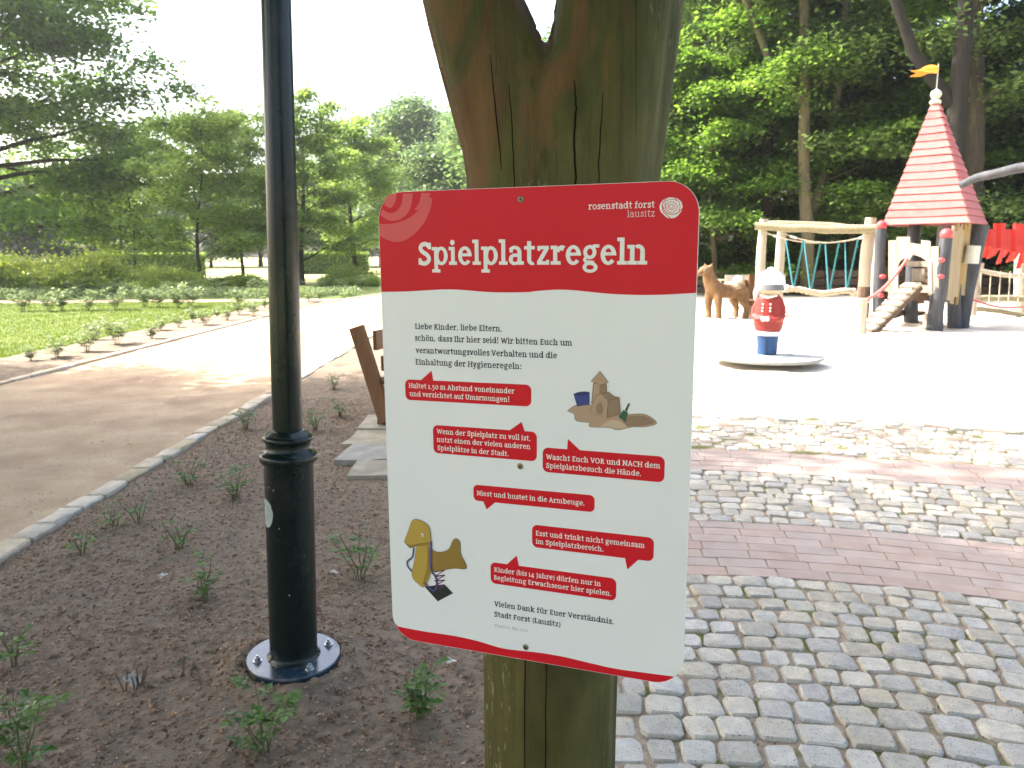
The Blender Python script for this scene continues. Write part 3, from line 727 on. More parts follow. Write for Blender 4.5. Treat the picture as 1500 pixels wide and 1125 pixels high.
def sheet(polys, t, m, name, parent=SIGN):
    """union of 2-D polygons (mm) as one flat print, t mm proud"""
    verts, faces = [], []
    for p in polys:
        a = 0
        for (x0, y0), (x1, y1) in zip(p, p[1:] + p[:1]): a += x0 * y1 - x1 * y0
        if a < 0: p = p[::-1]
        b = len(verts); verts += [Vector(q) for q in p]; faces.append(list(range(b, b + len(p))))
    vo, eo, fo, ov_, oe_, of_ = delaunay_2d_cdt(verts, [], faces, 0, 1e-5)
    fo = [f for f, q in zip(fo, of_) if len(q)]
    mb = MB(); mb.add([sp(v.x, v.y, t) for v in vo], [tuple(f) for f in fo])
    me_ = mb.build(name, m, parent, fix=False)
    me = me_.data
    if len(me.polygons) and me.polygons[0].normal.dot(Sn) < 0: me.flip_normals()
    return me_
def smooth_line(pts, n=8):
    out = []
    for i in range(len(pts) - 1):
        p0 = pts[max(i - 1, 0)]; p1 = pts[i]; p2 = pts[i + 1]; p3 = pts[min(i + 2, len(pts) - 1)]
        for q in range(n):
            t = q / n
            out.append(tuple(.5 * (2 * b + (c - a) * t + (2 * a - 5 * b + 4 * c - d) * t * t + (-a + 3 * b - 3 * c + d) * t ** 3) for a, b, c, d in zip(p0, p1, p2, p3)))
    out.append(tuple(pts[-1])); return out
top = outline(.5, W_ - .5, -.5, -400, RC - .5, (1, 1, 0, 0), 14)[:-2]
wave = smooth_line([(W_ - .5, -151), (443, -154.6), (384, -154.2), (313, -149), (270, -151), (249, -153.3), (193, -154), (124, -150.6), (52, -154.4), (.5, -156)], 6)
hdr = sheet([top + wave], .2, M_sred, 'header_field')
bot = outline(.5, W_ - .5, -300, -H_ + .5, RC - .5, (0, 0, 1, 1), 14)[2:]
i0 = [k for k, p in enumerate(bot) if p[1] < -712]; bot = warp([bot[k] for k in i0])
WAVE_PX = [(583.2, 917.6), (620.8, 924.8), (662.4, 930.9), (697.6, 938.4), (732.8, 948.8), (760, 952.8), (790, 956), (824.8, 961.9), (863.2, 970.9), (901.6, 979.5), (940, 984.8), (986, 990.8)]


def px2(pts):                            # photograph pixels -> mm on the sign (computed once from the measured plane)
    out = []
    for x, y in pts:
        v = Fv + Rv * ((x - 750) / FPX) - Uv * ((y - 562.5) / FPX); c = Vector((0, 0, CAM_H))
        k = (SO - c).dot(Sn) / v.dot(Sn); P = c + v * k; out.append(((P - SO).dot(Sr) * 1000, (P - SO).z * 1000))
    return out
wv = smooth_line(px2(WAVE_PX), 4)
bot = [p for p in bot if p[1] < -726.5 or p[0] < 250 and p[1] < wv[0][1] - .5]
bot = [p for p in bot if not (p[0] > 250 and p[1] > wv[-1][1] - .5)]
sheet([bot + wv], .2, M_sred, 'footer_band')

# stroke-built slab letters
class Glyph:
    def __init__(s, w, sl): s.w = w; s.s = sl; s.p = []
    def R(s, x0, x1, y0, y1): s.p.append([(x0, y0), (x1, y0), (x1, y1), (x0, y1)])
    def V(s, x, y0, y1, w=None): w = w or s.w; s.R(x - w / 2, x + w / 2, y0, y1)
    def Q(s, *pts): s.p.append(list(pts))
    def E(s, cx, cy, rx, ry, a0, a1, wx=None, wy=None, n=None):
        """arc whose OUTER radii are rx, ry"""
        wx = wx or s.w; wy = wy or s.s; n = n or max(4, int(abs(a1 - a0) / 18))
        pr = None
        for k in range(n + 1):
            a = math.radians(a0 + (a1 - a0) * k / n); c, q = math.cos(a), math.sin(a)
            o = (cx + rx * c, cy + ry * q); i = (cx + (rx - wx) * c, cy + (ry - wy) * q)
            if pr: s.p.append([pr[0], o, i, pr[1]])
            pr = (o, i)
    def L(s, pts, w=None):
        w = w or s.w; n = len(pts)
        nr = []
        for k in range(n):
            a = pts[max(k - 1, 0)]; b = pts[min(k + 1, n - 1)]; d = math.hypot(b[0] - a[0], b[1] - a[1]); nr.append((-(b[1] - a[1]) / d, (b[0] - a[0]) / d))
        for k in range(n - 1):
            ww = (w if not hasattr(w, '__len__') else w[k]) / 2; w2 = (w if not hasattr(w, '__len__') else w[k + 1]) / 2
            (x0, y0), (x1, y1) = pts[k], pts[k + 1]; (a, b), (c, d) = nr[k], nr[k + 1]
            s.p.append([(x0 - a * ww, y0 - b * ww), (x1 - c * w2, y1 - d * w2), (x1 + c * w2, y1 + d * w2), (x0 + a * ww, y0 + b * ww)])
XH, CAP, ASC, DSC = .50, .625, .69, -.215
def glyph(ch, w):
    s = w * .74; g = Glyph(w, s); X = XH
    def serif(x, y, l=.075, r=.075, up=False):
        y0 = y if not up else y - s; g.R(x - w / 2 - l, x + w / 2 + r, y0, y0 + s)
    def foot(x, l=.07, r=.07): serif(x, 0, l, r)
    def headl(x, y, l=.075): g.R(x - w / 2 - l, x + w / 2, y - s, y)
    def dots(cx):
        for q in (-.085, .085): g.Q(*[(cx + q + .6 * w * math.cos(a * PI / 4), .635 + .6 * w * math.sin(a * PI / 4)) for a in range(8)])
    def disc(x, y, r): g.Q(*[(x + r * math.cos(a * PI / 5), y + r * math.sin(a * PI / 5)) for a in range(10)])
    adv = .55
    if ch in 'oö':
        g.E(.255, .25, .225, .262, 0, 360, n=20); adv = .51
        if ch == 'ö': dots(.255)
    elif ch == 'e':
        g.E(.25, .25, .22, .262, 8, 322, n=18); g.R(.07, .46, .235, .235 + s * .9); g.R(.47 - w, .47, .235, .30); adv = .49
    elif ch == 'c':
        g.E(.25, .25, .22, .262, 48, 318, n=16); g.R(.405 - w * .6, .42, .335, .46); adv = .45
    elif ch in 'aä':
        g.V(.36, 0, .36); g.E(.215, .335, .145 + w / 2, .177, 0, 150); g.R(.36, .36 + w / 2 + .075, 0, s)
        g.E(.20, .145, .17, .158, 62, 300, wy=s * .95); g.L([(.19, .145 + .158 - s / 2), (.34, .145 + .158 - s / 2)], s); g.L([(.26, .03), (.345, .09)], s); adv = .485
        g.R(.055, .055 + w * .8, .33, .43)
        if ch == 'ä': dots(.22)
    elif ch in 'nhmuürl':
        if ch == 'n': g.V(.14, 0, X); headl(.14, X); foot(.14); g.V(.42, 0, .32); foot(.42); g.E(.42 + w / 2 - .17, .325, .17, .187, 0, 130); adv = .58
        if ch == 'h': g.V(.14, 0, ASC); headl(.14, ASC); foot(.14); g.V(.42, 0, .32); foot(.42); g.E(.42 + w / 2 - .17, .325, .17, .187, 0, 130); adv = .58
        if ch == 'm':
            g.V(.14, 0, X); headl(.14, X); foot(.14, .07, .04); 
            for x in (.40, .66): g.V(x, 0, .32); foot(x, .04, .06 if x > .5 else .04); g.E(x + w / 2 - .16, .325, .16, .187, 0, 130)
            adv = .82
        if ch in 'uü':
            g.V(.13, .18, X); headl(.13, X); g.V(.42, 0, X); headl(.42, X); g.R(.42, .42 + w / 2 + .07, 0, s); g.E(.13 - w / 2 + .17, .175, .17, .187, 180, 310); adv = .57
            if ch == 'ü': dots(.27)
        if ch == 'r': g.V(.14, 0, X); headl(.14, X); foot(.14, .07, .10); g.E(.14 + .20, .29, .20, .222, 60, 165); g.R(.36 - w * .55, .385, .37, .50); adv = .42
        if ch == 'l': g.V(.14, 0, ASC); headl(.14, ASC); foot(.14); adv = .28
    elif ch == 'i':
        g.V(.14, 0, X); headl(.14, X); foot(.14); disc(.13, .62, w * .62); adv = .28
    elif ch == 'j':
        g.V(.16, -.1, X); headl(.16, X); adv = .28
    elif ch in 'dq':
        g.E(.235, .25, .205, .262, 0, 360, n=18); g.V(.42, 0, ASC); headl(.42, ASC); g.R(.42, .42 + w / 2 + .07, 0, s); adv = .56
    elif ch in 'b':
        g.E(.315, .25, .215, .262, 0, 360, n=18); g.V(.14, 0, ASC); headl(.14, ASC); adv = .56
    elif ch == 'p':
        g.E(.315, .25, .215, .262, 0, 360, n=18); g.V(.14, DSC, X); headl(.14, X); serif(.14, DSC); adv = .56
    elif ch == 'g':
        g.E(.235, .325, .19, .187, 0, 360, n=16, wx=w * .9); g.L([(.12, .19), (.085, .12), (.13, .065)], w * .75); g.L([(.12, .062), (.36, .045)], s * 1.15)
        g.E(.245, -.07, .215, .145, 0, 360, n=16, wx=w * .85, wy=s * .9); g.R(.32, .50, .44, .44 + s * .9); adv = .51
    elif ch == 's':
        g.L(smooth_line([(.345, .395), (.27, .455), (.16, .452), (.11, .37), (.17, .29), (.27, .24), (.335, .14), (.27, .05), (.16, .045), (.085, .11)], 3), w * .92); g.R(.31, .31 + w * .75, .34, .49); g.R(.055, .055 + w * .75, .01, .16); adv = .41
    elif ch == 't':
        g.V(.17, .13, .63); g.R(.02, .34, X - s, X); g.E(.17 - w / 2 + .155, .135, .155, .147, 180, 300); g.Q((.02, X - s), (.17 - w / 2, X), (.17, .63), (.17, X - s)); adv = .37
    elif ch == 'f':
        g.V(.16, 0, .52); g.R(.03, .34, X - s, X); foot(.16, .07, .09); g.E(.16 - w / 2 + .18, .515, .18, .187, 75, 180); adv = .36
    elif ch == 'k':
        g.V(.14, 0, ASC); headl(.14, ASC); foot(.14, .07, .04); g.L([(.16, .2), (.38, .46)], w * .85); g.R(.30, .49, X - s, X); g.L([(.22, .29), (.43, .04)], w); g.R(.33, .54, 0, s); adv = .55
    elif ch in 'vyw':
        n_ = 2 if ch == 'w' else 1; x = .07
        for q in range(n_):
            g.L([(x + .03, X), (x + .17, .02)], w); g.L([(x + .17, .02), (x + .31, X)], w * .8); x += .26 if ch == 'w' else 0
        g.R(.0, .2, X - s, X); g.R(.07 + .31 + .26 * (n_ - 1) - .09, .07 + .31 + .26 * (n_ - 1) + .09, X - s, X)
        if ch == 'y': g.L([(.25, .08), (.19, -.12), (.13, -.17), (.05, -.165)], w * .8)
        adv = .48 if n_ == 1 else .74
    elif ch == 'z':
        g.R(.05, .39, X - s, X); g.R(.04, .40, 0, s); g.L([(.34, X - s * .6), (.09, s * .6)], w * .95); g.R(.05, .05 + w * .7, X - .13, X); g.R(.40 - w * .7, .40, 0, .13); adv = .44
    elif ch == 'L': g.V(.15, 0, CAP); serif(.15, CAP, up=True); g.R(.06, .45, 0, s); g.R(.45 - w * .7, .45, 0, .17); adv = .48
    elif ch == 'I': g.V(.15, 0, CAP); serif(.15, CAP, up=True); foot(.15, .075, .075); adv = .30
    elif ch == 'E': g.V(.15, 0, CAP); g.R(.05, .44, 0, s); g.R(.05, .43, CAP - s, CAP); g.R(.15, .36, .29, .29 + s); g.R(.44 - w * .7, .44, 0, .16); g.R(.43 - w * .7, .43, CAP - .15, CAP); adv = .49
    elif ch == 'F': g.V(.15, 0, CAP); g.R(.05, .43, CAP - s, CAP); g.R(.15, .36, .28, .28 + s); g.R(.43 - w * .7, .43, CAP - .16, CAP); foot(.15); adv = .47
    elif ch in 'HNUK':
        if ch == 'U':
            g.V(.14, .2, CAP); serif(.14, CAP, .07, .06, up=True); g.V(.47, .2, CAP); serif(.47, CAP, .06, .07, up=True); g.E(.305, .21, .165 + w / 2, .222, 180, 360); adv = .62
        else:
            g.V(.14, 0, CAP); serif(.14, CAP, .07, .05, up=True); foot(.14, .07, .05)
            if ch == 'K': g.L([(.18, .27), (.42, .58)], w * .85); g.R(.33, .53, CAP - s, CAP); g.L([(.24, .36), (.46, .04)], w); g.R(.38, .57, 0, s); adv = .58
            else:
                g.V(.50, 0, CAP); serif(.50, CAP, .05, .07, up=True)
                if ch == 'H': foot(.5, .05, .07); g.R(.14, .5, .285, .285 + s)
                else: g.L([(.14, CAP - .03), (.50, .03)], w)
                adv = .64
    elif ch == 'M':
        g.V(.14, 0, CAP); g.V(.62, 0, CAP); foot(.14, .07, .05); foot(.62, .05, .07); g.R(.04, .2, CAP - s, CAP); g.R(.56, .72, CAP - s, CAP); g.L([(.15, CAP - .02), (.38, .12)], w); g.L([(.61, CAP - .02), (.38, .12)], w); adv = .76
    elif ch in 'SJ':
        if ch == 'S': g.L(smooth_line([(.42, .50), (.33, .58), (.19, .575), (.12, .47), (.19, .37), (.33, .29), (.41, .17), (.32, .055), (.17, .045), (.085, .13)], 3), w); g.R(.385, .385 + w * .75, .44, .62); g.R(.05, .05 + w * .75, .005, .19); adv = .50
        else: g.V(.2, .0, CAP); g.R(.08, .28, CAP - s, CAP); g.L([(.2, .02), (.17, -.09), (.07, -.12)], w * .9); adv = .34
    elif ch in 'WVA':
        if ch == 'A': g.L([(.09, .02), (.28, CAP)], w * .85); g.L([(.28, CAP), (.50, .02)], w); g.R(.0, .2, 0, s); g.R(.40, .60, 0, s); g.R(.16, .42, .18, .18 + s); g.R(.24, .34, CAP - s, CAP); adv = .60
        elif ch == 'V': g.L([(.09, CAP), (.29, .02)], w); g.L([(.29, .02), (.49, CAP)], w * .85); g.R(.0, .2, CAP - s, CAP); g.R(.39, .59, CAP - s, CAP); adv = .57
        else:
            g.L([(.09, CAP), (.23, .02)], w); g.L([(.23, .02), (.40, CAP - .04)], w * .8); g.L([(.40, CAP - .04), (.56, .02)], w); g.L([(.56, .02), (.73, CAP)], w * .8); g.R(.0, .2, CAP - s, CAP); g.R(.63, .82, CAP - s, CAP); adv = .81
    elif ch in 'DBR':
        g.V(.15, 0, CAP); g.R(.05, .24, CAP - s, CAP); g.R(.05, .24, 0, s)
        if ch == 'D': g.E(.2, CAP / 2, .33, CAP / 2, -90, 90); adv = .58
        elif ch == 'B': g.E(.22, .165, .24, .165, -90, 90); g.E(.22, .47, .21, .155, -90, 90); adv = .50
        else: g.E(.22, .455, .225, .17, -90, 90); g.L([(.26, .31), (.43, .03)], w); g.R(.36, .55, 0, s); adv = .56
    elif ch in 'OC0':
        if ch == 'O': g.E(.32, CAP / 2, .285, CAP / 2 + .01, 0, 360, n=20); adv = .64
        elif ch == 'C': g.E(.31, CAP / 2, .28, CAP / 2 + .01, 45, 315, n=18); g.R(.47, .47 + w * .7, .40, .60); adv = .55
        else: g.E(.245, .25, .22, .262, 0, 360, n=18, wx=w * .85, wy=w * .85); adv = .49
    elif ch == '1': g.V(.15, 0, X); headl(.15, X); foot(.15); adv = .30
    elif ch == '2': g.L(smooth_line([(.07, .36), (.16, .455), (.28, .44), (.32, .34), (.24, .2), (.09, s * .7)], 3), w * .85); g.R(.05, .37, 0, s); adv = .42
    elif ch == '4': g.V(.33, -.16, X); g.L([(.31, .47), (.07, .04)], w * .8); g.R(.03, .46, 0, s); adv = .49
    elif ch == '5': g.V(.12, .2, X, w * .8); g.R(.08, .36, X - s, X); g.L(smooth_line([(.12, .24), (.25, .26), (.33, .12), (.27, -.05), (.15, -.13), (.05, -.14)], 3), w * .8); adv = .45
    elif ch == ',': g.Q((.08, .03), (.14, .06), (.12, -.04), (.07, -.11)); disc(.11, .05, w * .55); adv = .27
    elif ch == '.': disc(.11, .055, w * .64); adv = .22
    elif ch == ':': disc(.13, .06, w * .64); disc(.13, .40, w * .64); adv = .26
    elif ch == '!': g.Q((.13 - w / 2, .70), (.13 + w / 2, .70), (.13 + w / 3, .2), (.13 - w / 3, .2)); disc(.13, .06, w * .64); adv = .28
    elif ch == '(': g.E(.30, .25, .22, .48, 125, 235, wx=w * .8, wy=w * .8); adv = .26
    elif ch == ')': g.E(.0, .25, .22, .48, -55, 55, wx=w * .8, wy=w * .8); adv = .28
    elif ch == ' ': adv = .22
    return g.p, adv
_gc = {}
def text_polys(txt, w, track=0.0):
    x = 0; out = []
    for ch in txt:
        if (ch, w) not in _gc: _gc[(ch, w)] = glyph(ch, w)
        p, adv = _gc[(ch, w)]
        out.append([[(a + x, b) for a, b in q] for q in p]); x += adv + track
    xs = [a for g in out for q in g for a, b in q]
    return out, min(xs), max(xs)
def text(lines, w, t, m, name, ymul=1.0):
    """lines: (string, u0, v0, u1, v1): baseline from one end to the other, mm"""
    mb = MB()
    for (txt, u0, v0, u1, v1) in lines:
        gl, xa, xb = text_polys(txt, w); sc = (u1 - u0) / (xb - xa); sl = (v1 - v0) / (u1 - u0)
        for g_ in gl:
            if not g_: continue
            verts, faces = [], []
            for p in g_:
                a = sum(x0 * y1 - x1 * y0 for (x0, y0), (x1, y1) in zip(p, p[1:] + p[:1]))
                if a < 0: p = p[::-1]
                b = len(verts); verts += [Vector(q) for q in p]; faces.append(list(range(b, b + len(p))))
            vo, eo, fo, ov_, oe_, of_ = delaunay_2d_cdt(verts, [], faces, 0, 1e-6)
            fo = [f for f, q in zip(fo, of_) if len(q)]
            V = []
            for v in vo:
                u = (v.x - xa) * sc; V.append(sp(u0 + u, v0 + v.y * sc * ymul + sl * u, t))
            mb.add(V, [tuple(f) for f in fo])
    o = mb.build(name, m, SIGN, fix=False)
    me = o.data; s_ = sum(p.normal.dot(Sn) for p in me.polygons)
    if s_ < 0: me.flip_normals()
    return o
text([('Spielplatzregeln', 69.4, -112.9, 430.9, -112.4)], .124, .4, M_swhite, 'title_lettering', 1.05)
text([('rosenstadt forst', 345, -35.1, 439.4, -34.8)], .10, .4, M_swhite, 'town_lettering')
text([('lausitz', 401.4, -46.9, 439.7, -46.8)], .05, .4, M_swhite, 'region_lettering', 1.0)
text([('Liebe Kinder, liebe Eltern,', 60.2, -214.3, 210.1, -213.6), ('schön, dass Ihr hier seid! Wir bitten Euch um', 59.6, -233.0, 322.2, -231.2),
      ('verantwortungsvolles Verhalten und die', 60.2, -252.9, 299.0, -251.0), ('Einhaltung der Hygieneregeln:', 59.6, -271.8, 242.2, -270.2)], .120, .3, M_sblack, 'greeting_lettering', 1.04)
text([('Vielen Dank für Euer Verständnis.', 192.8, -665.4, 392.5, -660.4), ('Stadt Forst (Lausitz)', 192.6, -683.5, 306.6, -680.8)], .120, .3, M_sblack, 'thanks_lettering', 1.04)
text([('Stand 20. Mai 2020', 192.4, -701.2, 251.1, -699.8)], .06, .3, M_sgrey, 'date_lettering')
def bubble(u0, u1, vt0, vt1, vb0, vb1, tri, lines, r=9):
    # rounded box whose top edge runs vt0 -> vt1 and bottom edge vb0 -> vb1
    h = (vt0 - vb0); pts = []
    sl = (vt1 - vt0) / (u1 - u0)
    for (u, v) in outline(u0, u1, 0, -h, r, n=6):
        pts.append((u, v + vt0 + sl * (u - u0)))
    q = [pts, list(tri)]
    sheet(q, .2, M_sred, 'speech_bubble')
    text(lines, .108, .4, M_swhite, 'bubble_lettering', 1.02)
bubble(39, 258, -297.0, -293.4, -331.0, -328, [(68, -297), (88, -280.3), (91, -297)],
       [('Haltet 1,50 m Abstand voneinander', 45.8, -310.6, 230.8, -308.8), ('und verzichtet auf Umarmungen!', 46.7, -324.1, 221.6, -322.4)])
bubble(88, 267, -369.2, -366.4, -416.0, -413.4, [(221, -368), (241.9, -352.5), (247.5, -368)],
       [('Wenn der Spielplatz zu voll ist,', 94.9, -383.0, 256.4, -381.2), ('nutzt einen der vielen anderen', 94.6, -396.7, 256.4, -394.6), ('Spielplätze in der Stadt.', 95.5, -410.4, 219.9, -409.2)])
bubble(276.5, 463.5, -389.8, -387.0, -428.7, -425, [(315.6, -390), (316.9, -373.0), (337, -390)],
       [('Wascht Euch VOR und NACH dem', 282.0, -408.0, 457.0, -405.3), ('Spielplatzbesuch die Hände.', 282.1, -421.8, 429.4, -419.6)])
bubble(158.4, 359.8, -462.0, -457.2, -488.7, -483.5, [(174, -485), (181.4, -501.2), (199, -485)], [('Niest und hustet in die Armbeuge.', 164.5, -479.2, 343.7, -475.2)], 8)
bubble(259, 451, -516.4, -512.2, -553.6, -549, [(407.5, -548), (412.0, -568), (430, -548)],
       [('Esst und trinkt nicht gemeinsam', 265.3, -533.5, 437.1, -530.0), ('im Spielplatzbereich.', 265.2, -547.0, 374.6, -544.7)])
bubble(187, 395.5, -589.6, -585.2, -626, -621, [(214, -591), (232.8, -571.8), (237, -591)],
       [('Kinder (bis 14 Jahre) dürfen nur in', 193.4, -605.2, 371.2, -601.4), ('Begleitung Erwachsener hier spielen.', 193.0, -618.8, 388.0, -614.6)])
# rose emblem: pale disc cut by red petal lines
def ell(cu, cv, ru, rv, n=28, a0=0, a1=360): return [(cu + ru * math.cos(math.radians(a0 + (a1 - a0) * k / n)), cv + rv * math.sin(math.radians(a0 + (a1 - a0) * k / n))) for k in range(n + (0 if a1 - a0 >= 360 else 1))]
RU, RV = 461.5, -35.5
sheet([ell(RU - .8, RV + 1, 14.6, 12.6), ell(RU + 3, RV + .5, 13, 12.2), ell(RU + 1, RV - 3, 12.5, 11.5)], .4, M_swhite, 'rose_emblem')
g = Glyph(1, 1)
def sl(pts, w): g.L(smooth_line([(RU + a, RV + b) for a, b in pts], 4), w)
sl([(-6, 12.5), (-11, 6), (-10.5, -4), (-5, -10), (1, -15)], .95)
sl([(-11.5, 3), (-7, -5.5), (1, -9), (9, -7.5), (16.5, -1)], 1.1)
sl([(-8, 8), (-3, 10.5), (3, 11), (8, 8.8)], .7)
sl([(6, 11.5), (11, 6.5), (12.5, 0), (11, -5)], .8)
sl([(-6.5, 6), (-6.2, -1), (-2, -5.8), (4, -6), (8, -2), (8.2, 3), (4.5, 7), (-1, 7.6), (-5, 4.6)], .75)
sl([(-3, 4.5), (-3.4, 0), (0, -3.2), (4, -2.6), (5.6, .8), (4, 4), (.6, 4.8), (-1.5, 2.8), (-1, 0), (1.2, -1.2), (3, .2), (2.8, 2.2), (1.2, 2.4)], .7)
sl([(-7.5, 9.5), (-8.2, 3), (-6.2, -2)], .6)
sheet(g.p, .6, M_sred, 'petal_lines')
# pale rose watermark in the header corner
def cres(outer, inner): return [outer + inner[::-1]]
a = smooth_line([(1.2, -66), (14, -73.5), (36, -77), (60, -68), (80, -50), (92, -30), (97, -12)], 5)
b = smooth_line([(1.2, -48), (14, -49), (34, -47), (56, -40), (76, -26), (88, -8)], 5)
sheet(cres(a, b), .4, M_sred2, 'rose_watermark')
a = smooth_line([(3, -34), (18, -43), (36, -43), (52, -34), (60, -20), (63, -3)], 5)
b = smooth_line([(8, -26), (20, -32), (32, -30), (42, -20), (46, -3)], 5)
sheet(cres(a, b), .4, M_sred2, 'rose_watermark')
sheet(cres(smooth_line([(66, -27), (74, -18), (78, -3)], 5), smooth_line([(70, -30), (86, -16), (94, -4)], 5)), .4, M_sred2, 'rose_watermark')
sheet(cres(smooth_line([(16, -22), (24, -24), (32, -14), (34, -3)], 5), smooth_line([(12, -20), (14, -10), (22, -4), (27, -3)], 5)), .4, M_sred2, 'rose_watermark')
# drawings: sand castle with bucket; yellow spring rider
INK = flat('ink', (.02, .02, .025), .5)
def art(name, m, *polys, ink=.55, t=.3, par=None):
    """coloured polygons with a thin dark outline, built as two flat layers"""
    ps = [list(p) for p in polys]; g = Glyph(1, 1)
    for p in ps: g.L(p + [p[0], p[1]], ink * 2)
    if ink: sheet(g.p, t, INK, 'ink_outline', par or SIGN)
    return sheet(ps, t + .12, m, name, par or SIGN)
def z1(pts): return px2([(820 + a * .1777, 450 + b * .1777) for a, b in pts])      # from the 1069 px wide crop
def z2(pts): return px2([(580 + a * .1777, 690 + b * .1777) for a, b in pts])
S1 = flat('drawn_sand', (.40, .27, .18), .5); S2 = flat('drawn_sand_shade', (.26, .17, .11), .5); S3 = flat('drawn_sand_light', (.50, .37, .27), .5)
DB = flat('drawn_blue', (.035, .05, .22), .5); DB2 = flat('drawn_blue_dark', (.018, .025, .10), .5); DG = flat('drawn_green', (.03, .10, .05), .5)
DY = flat('drawn_yellow', (.42, .28, .05), .5); DY2 = flat('drawn_yellow_shade', (.26, .16, .03), .5); DV = flat('drawn_violet', (.10, .08, .25), .5); DK = flat('drawn_black_green', (.015, .02, .02), .5)
art('drawn_sand_pile', S1, smooth_line(z1([(65, 855), (130, 810), (250, 805), (400, 880), (520, 890), (640, 880), (720, 890), (800, 955), (700, 985), (600, 985), (480, 1010), (400, 990), (250, 985), (240, 950), (135, 935), (120, 880), (65, 855)]), 3))
sheet([smooth_line(z1([(330, 985), (400, 940), (470, 930), (560, 985), (480, 1004), (400, 985), (330, 985)]), 3)], .5, S3, 'drawn_sand_light')
sheet([smooth_line(z1([(560, 985), (520, 940), (560, 900), (700, 895), (780, 950), (690, 975), (560, 985)]), 3)], .5, S2, 'drawn_sand_shade')
art('drawn_bucket', DB, z1([(115, 715), (245, 700), (243, 800), (145, 815)]), t=.55)
sheet([smooth_line(z1([(118, 716), (150, 700), (210, 694), (246, 703), (215, 722), (160, 728), (118, 716)]), 3)], .8, DB2, 'drawn_bucket_mouth')
art('drawn_tower', S2, z1([(278, 625), (385, 625), (390, 760), (262, 800)]), t=.55)
sheet([z1([(284, 632), (330, 632), (322, 780), (270, 790)])], .8, S1, 'drawn_tower_light')
art('drawn_tower_roof', S1, z1([(330, 528), (400, 620), (340, 640), (258, 610)]), t=.8)
art('drawn_castle_wall', S1, z1([(300, 725), (345, 712), (400, 752), (388, 912), (250, 870)]), t=.9)
art('drawn_castle_side', S2, z1([(400, 770), (490, 740), (500, 880), (395, 912)]), z1([(345, 712), (405, 700), (440, 730), (480, 740), (400, 768)]), t=1.15)
sheet([smooth_line(z1([(305, 870), (302, 820), (325, 785), (352, 795), (358, 860), (340, 885), (305, 870)]), 3)], 1.2, S2, 'drawn_gate')
art('drawn_spade', DG, z1([(525, 850), (560, 870), (540, 945), (490, 905)]), z1([(540, 850), (570, 790), (578, 795), (550, 858)]), t=.8)
# spring rider
art('drawn_base_plate', DK, z2([(240, 955), (400, 935), (470, 1005), (345, 1072)]))
g = Glyph(1, 1)
for k in range(4): g.L(px2([(580 + (320 + 0) * .1777, 690 + (830 + 38 * k) * .1777), (580 + 405 * .1777, 690 + (815 + 42 * k) * .1777)]), 2.2); g.L(px2([(580 + 405 * .1777, 690 + (815 + 42 * k) * .1777), (580 + 325 * .1777, 690 + (866 + 38 * k) * .1777)]), 1.5)
sheet(g.p, .6, flat('drawn_spring', (.13, .03, .07), .5), 'drawn_spring')
art('drawn_rider_body', DY2, smooth_line(z2([(262, 600), (310, 655), (380, 668), (440, 640), (470, 575), (500, 556), (530, 590), (535, 680), (583, 780), (565, 806), (490, 800), (400, 812), (300, 825), (260, 800), (262, 600)]), 3), t=.8)
art('drawn_rider_neck', DY, smooth_line(z2([(175, 610), (280, 600), (300, 700), (290, 830), (240, 950), (190, 930), (135, 860), (160, 720), (175, 610)]), 3), t=1.0)
sheet([z2([(262, 620), (284, 620), (298, 710), (285, 830), (236, 940), (222, 930), (258, 800)])], 1.25, DY2, 'drawn_rider_shade')
art('drawn_rider_head', DY, smooth_line(z2([(72, 580), (110, 480), (140, 405), (190, 400), (260, 440), (285, 500), (278, 600), (180, 612), (120, 630), (72, 580)]), 4), t=1.3)
sheet([smooth_line(z2([(80, 585), (120, 606), (200, 592), (276, 585), (274, 602), (180, 612), (120, 628), (80, 585)]), 3)], 1.55, DY2, 'drawn_head_shade')
sheet([ell(*z2([(220, 524)])[0], 2.6, 3.2, 14)], 1.6, M_swhite, 'drawn_eye'); sheet([ell(*z2([(218, 526)])[0], 1.0, 1.6, 10)], 1.75, INK, 'drawn_pupil')
g = Glyph(1, 1); g.L(smooth_line(z2([(150, 632), (140, 705), (100, 740), (100, 780), (135, 825)]), 3), 3.0); g.L(smooth_line(z2([(292, 575), (292, 800), (330, 870), (340, 940), (310, 985), (240, 920)]), 3), 3.6)
sheet(g.p, 1.6, INK, 'drawn_handle_outline')
g = Glyph(1, 1); g.L(smooth_line(z2([(150, 634), (140, 705), (100, 740), (100, 780), (134, 822)]), 3), 1.9); g.L(smooth_line(z2([(292, 577), (292, 800), (330, 870), (340, 940), (310, 984), (242, 922)]), 3), 2.4)
sheet(g.p, 1.75, DV, 'drawn_handle')
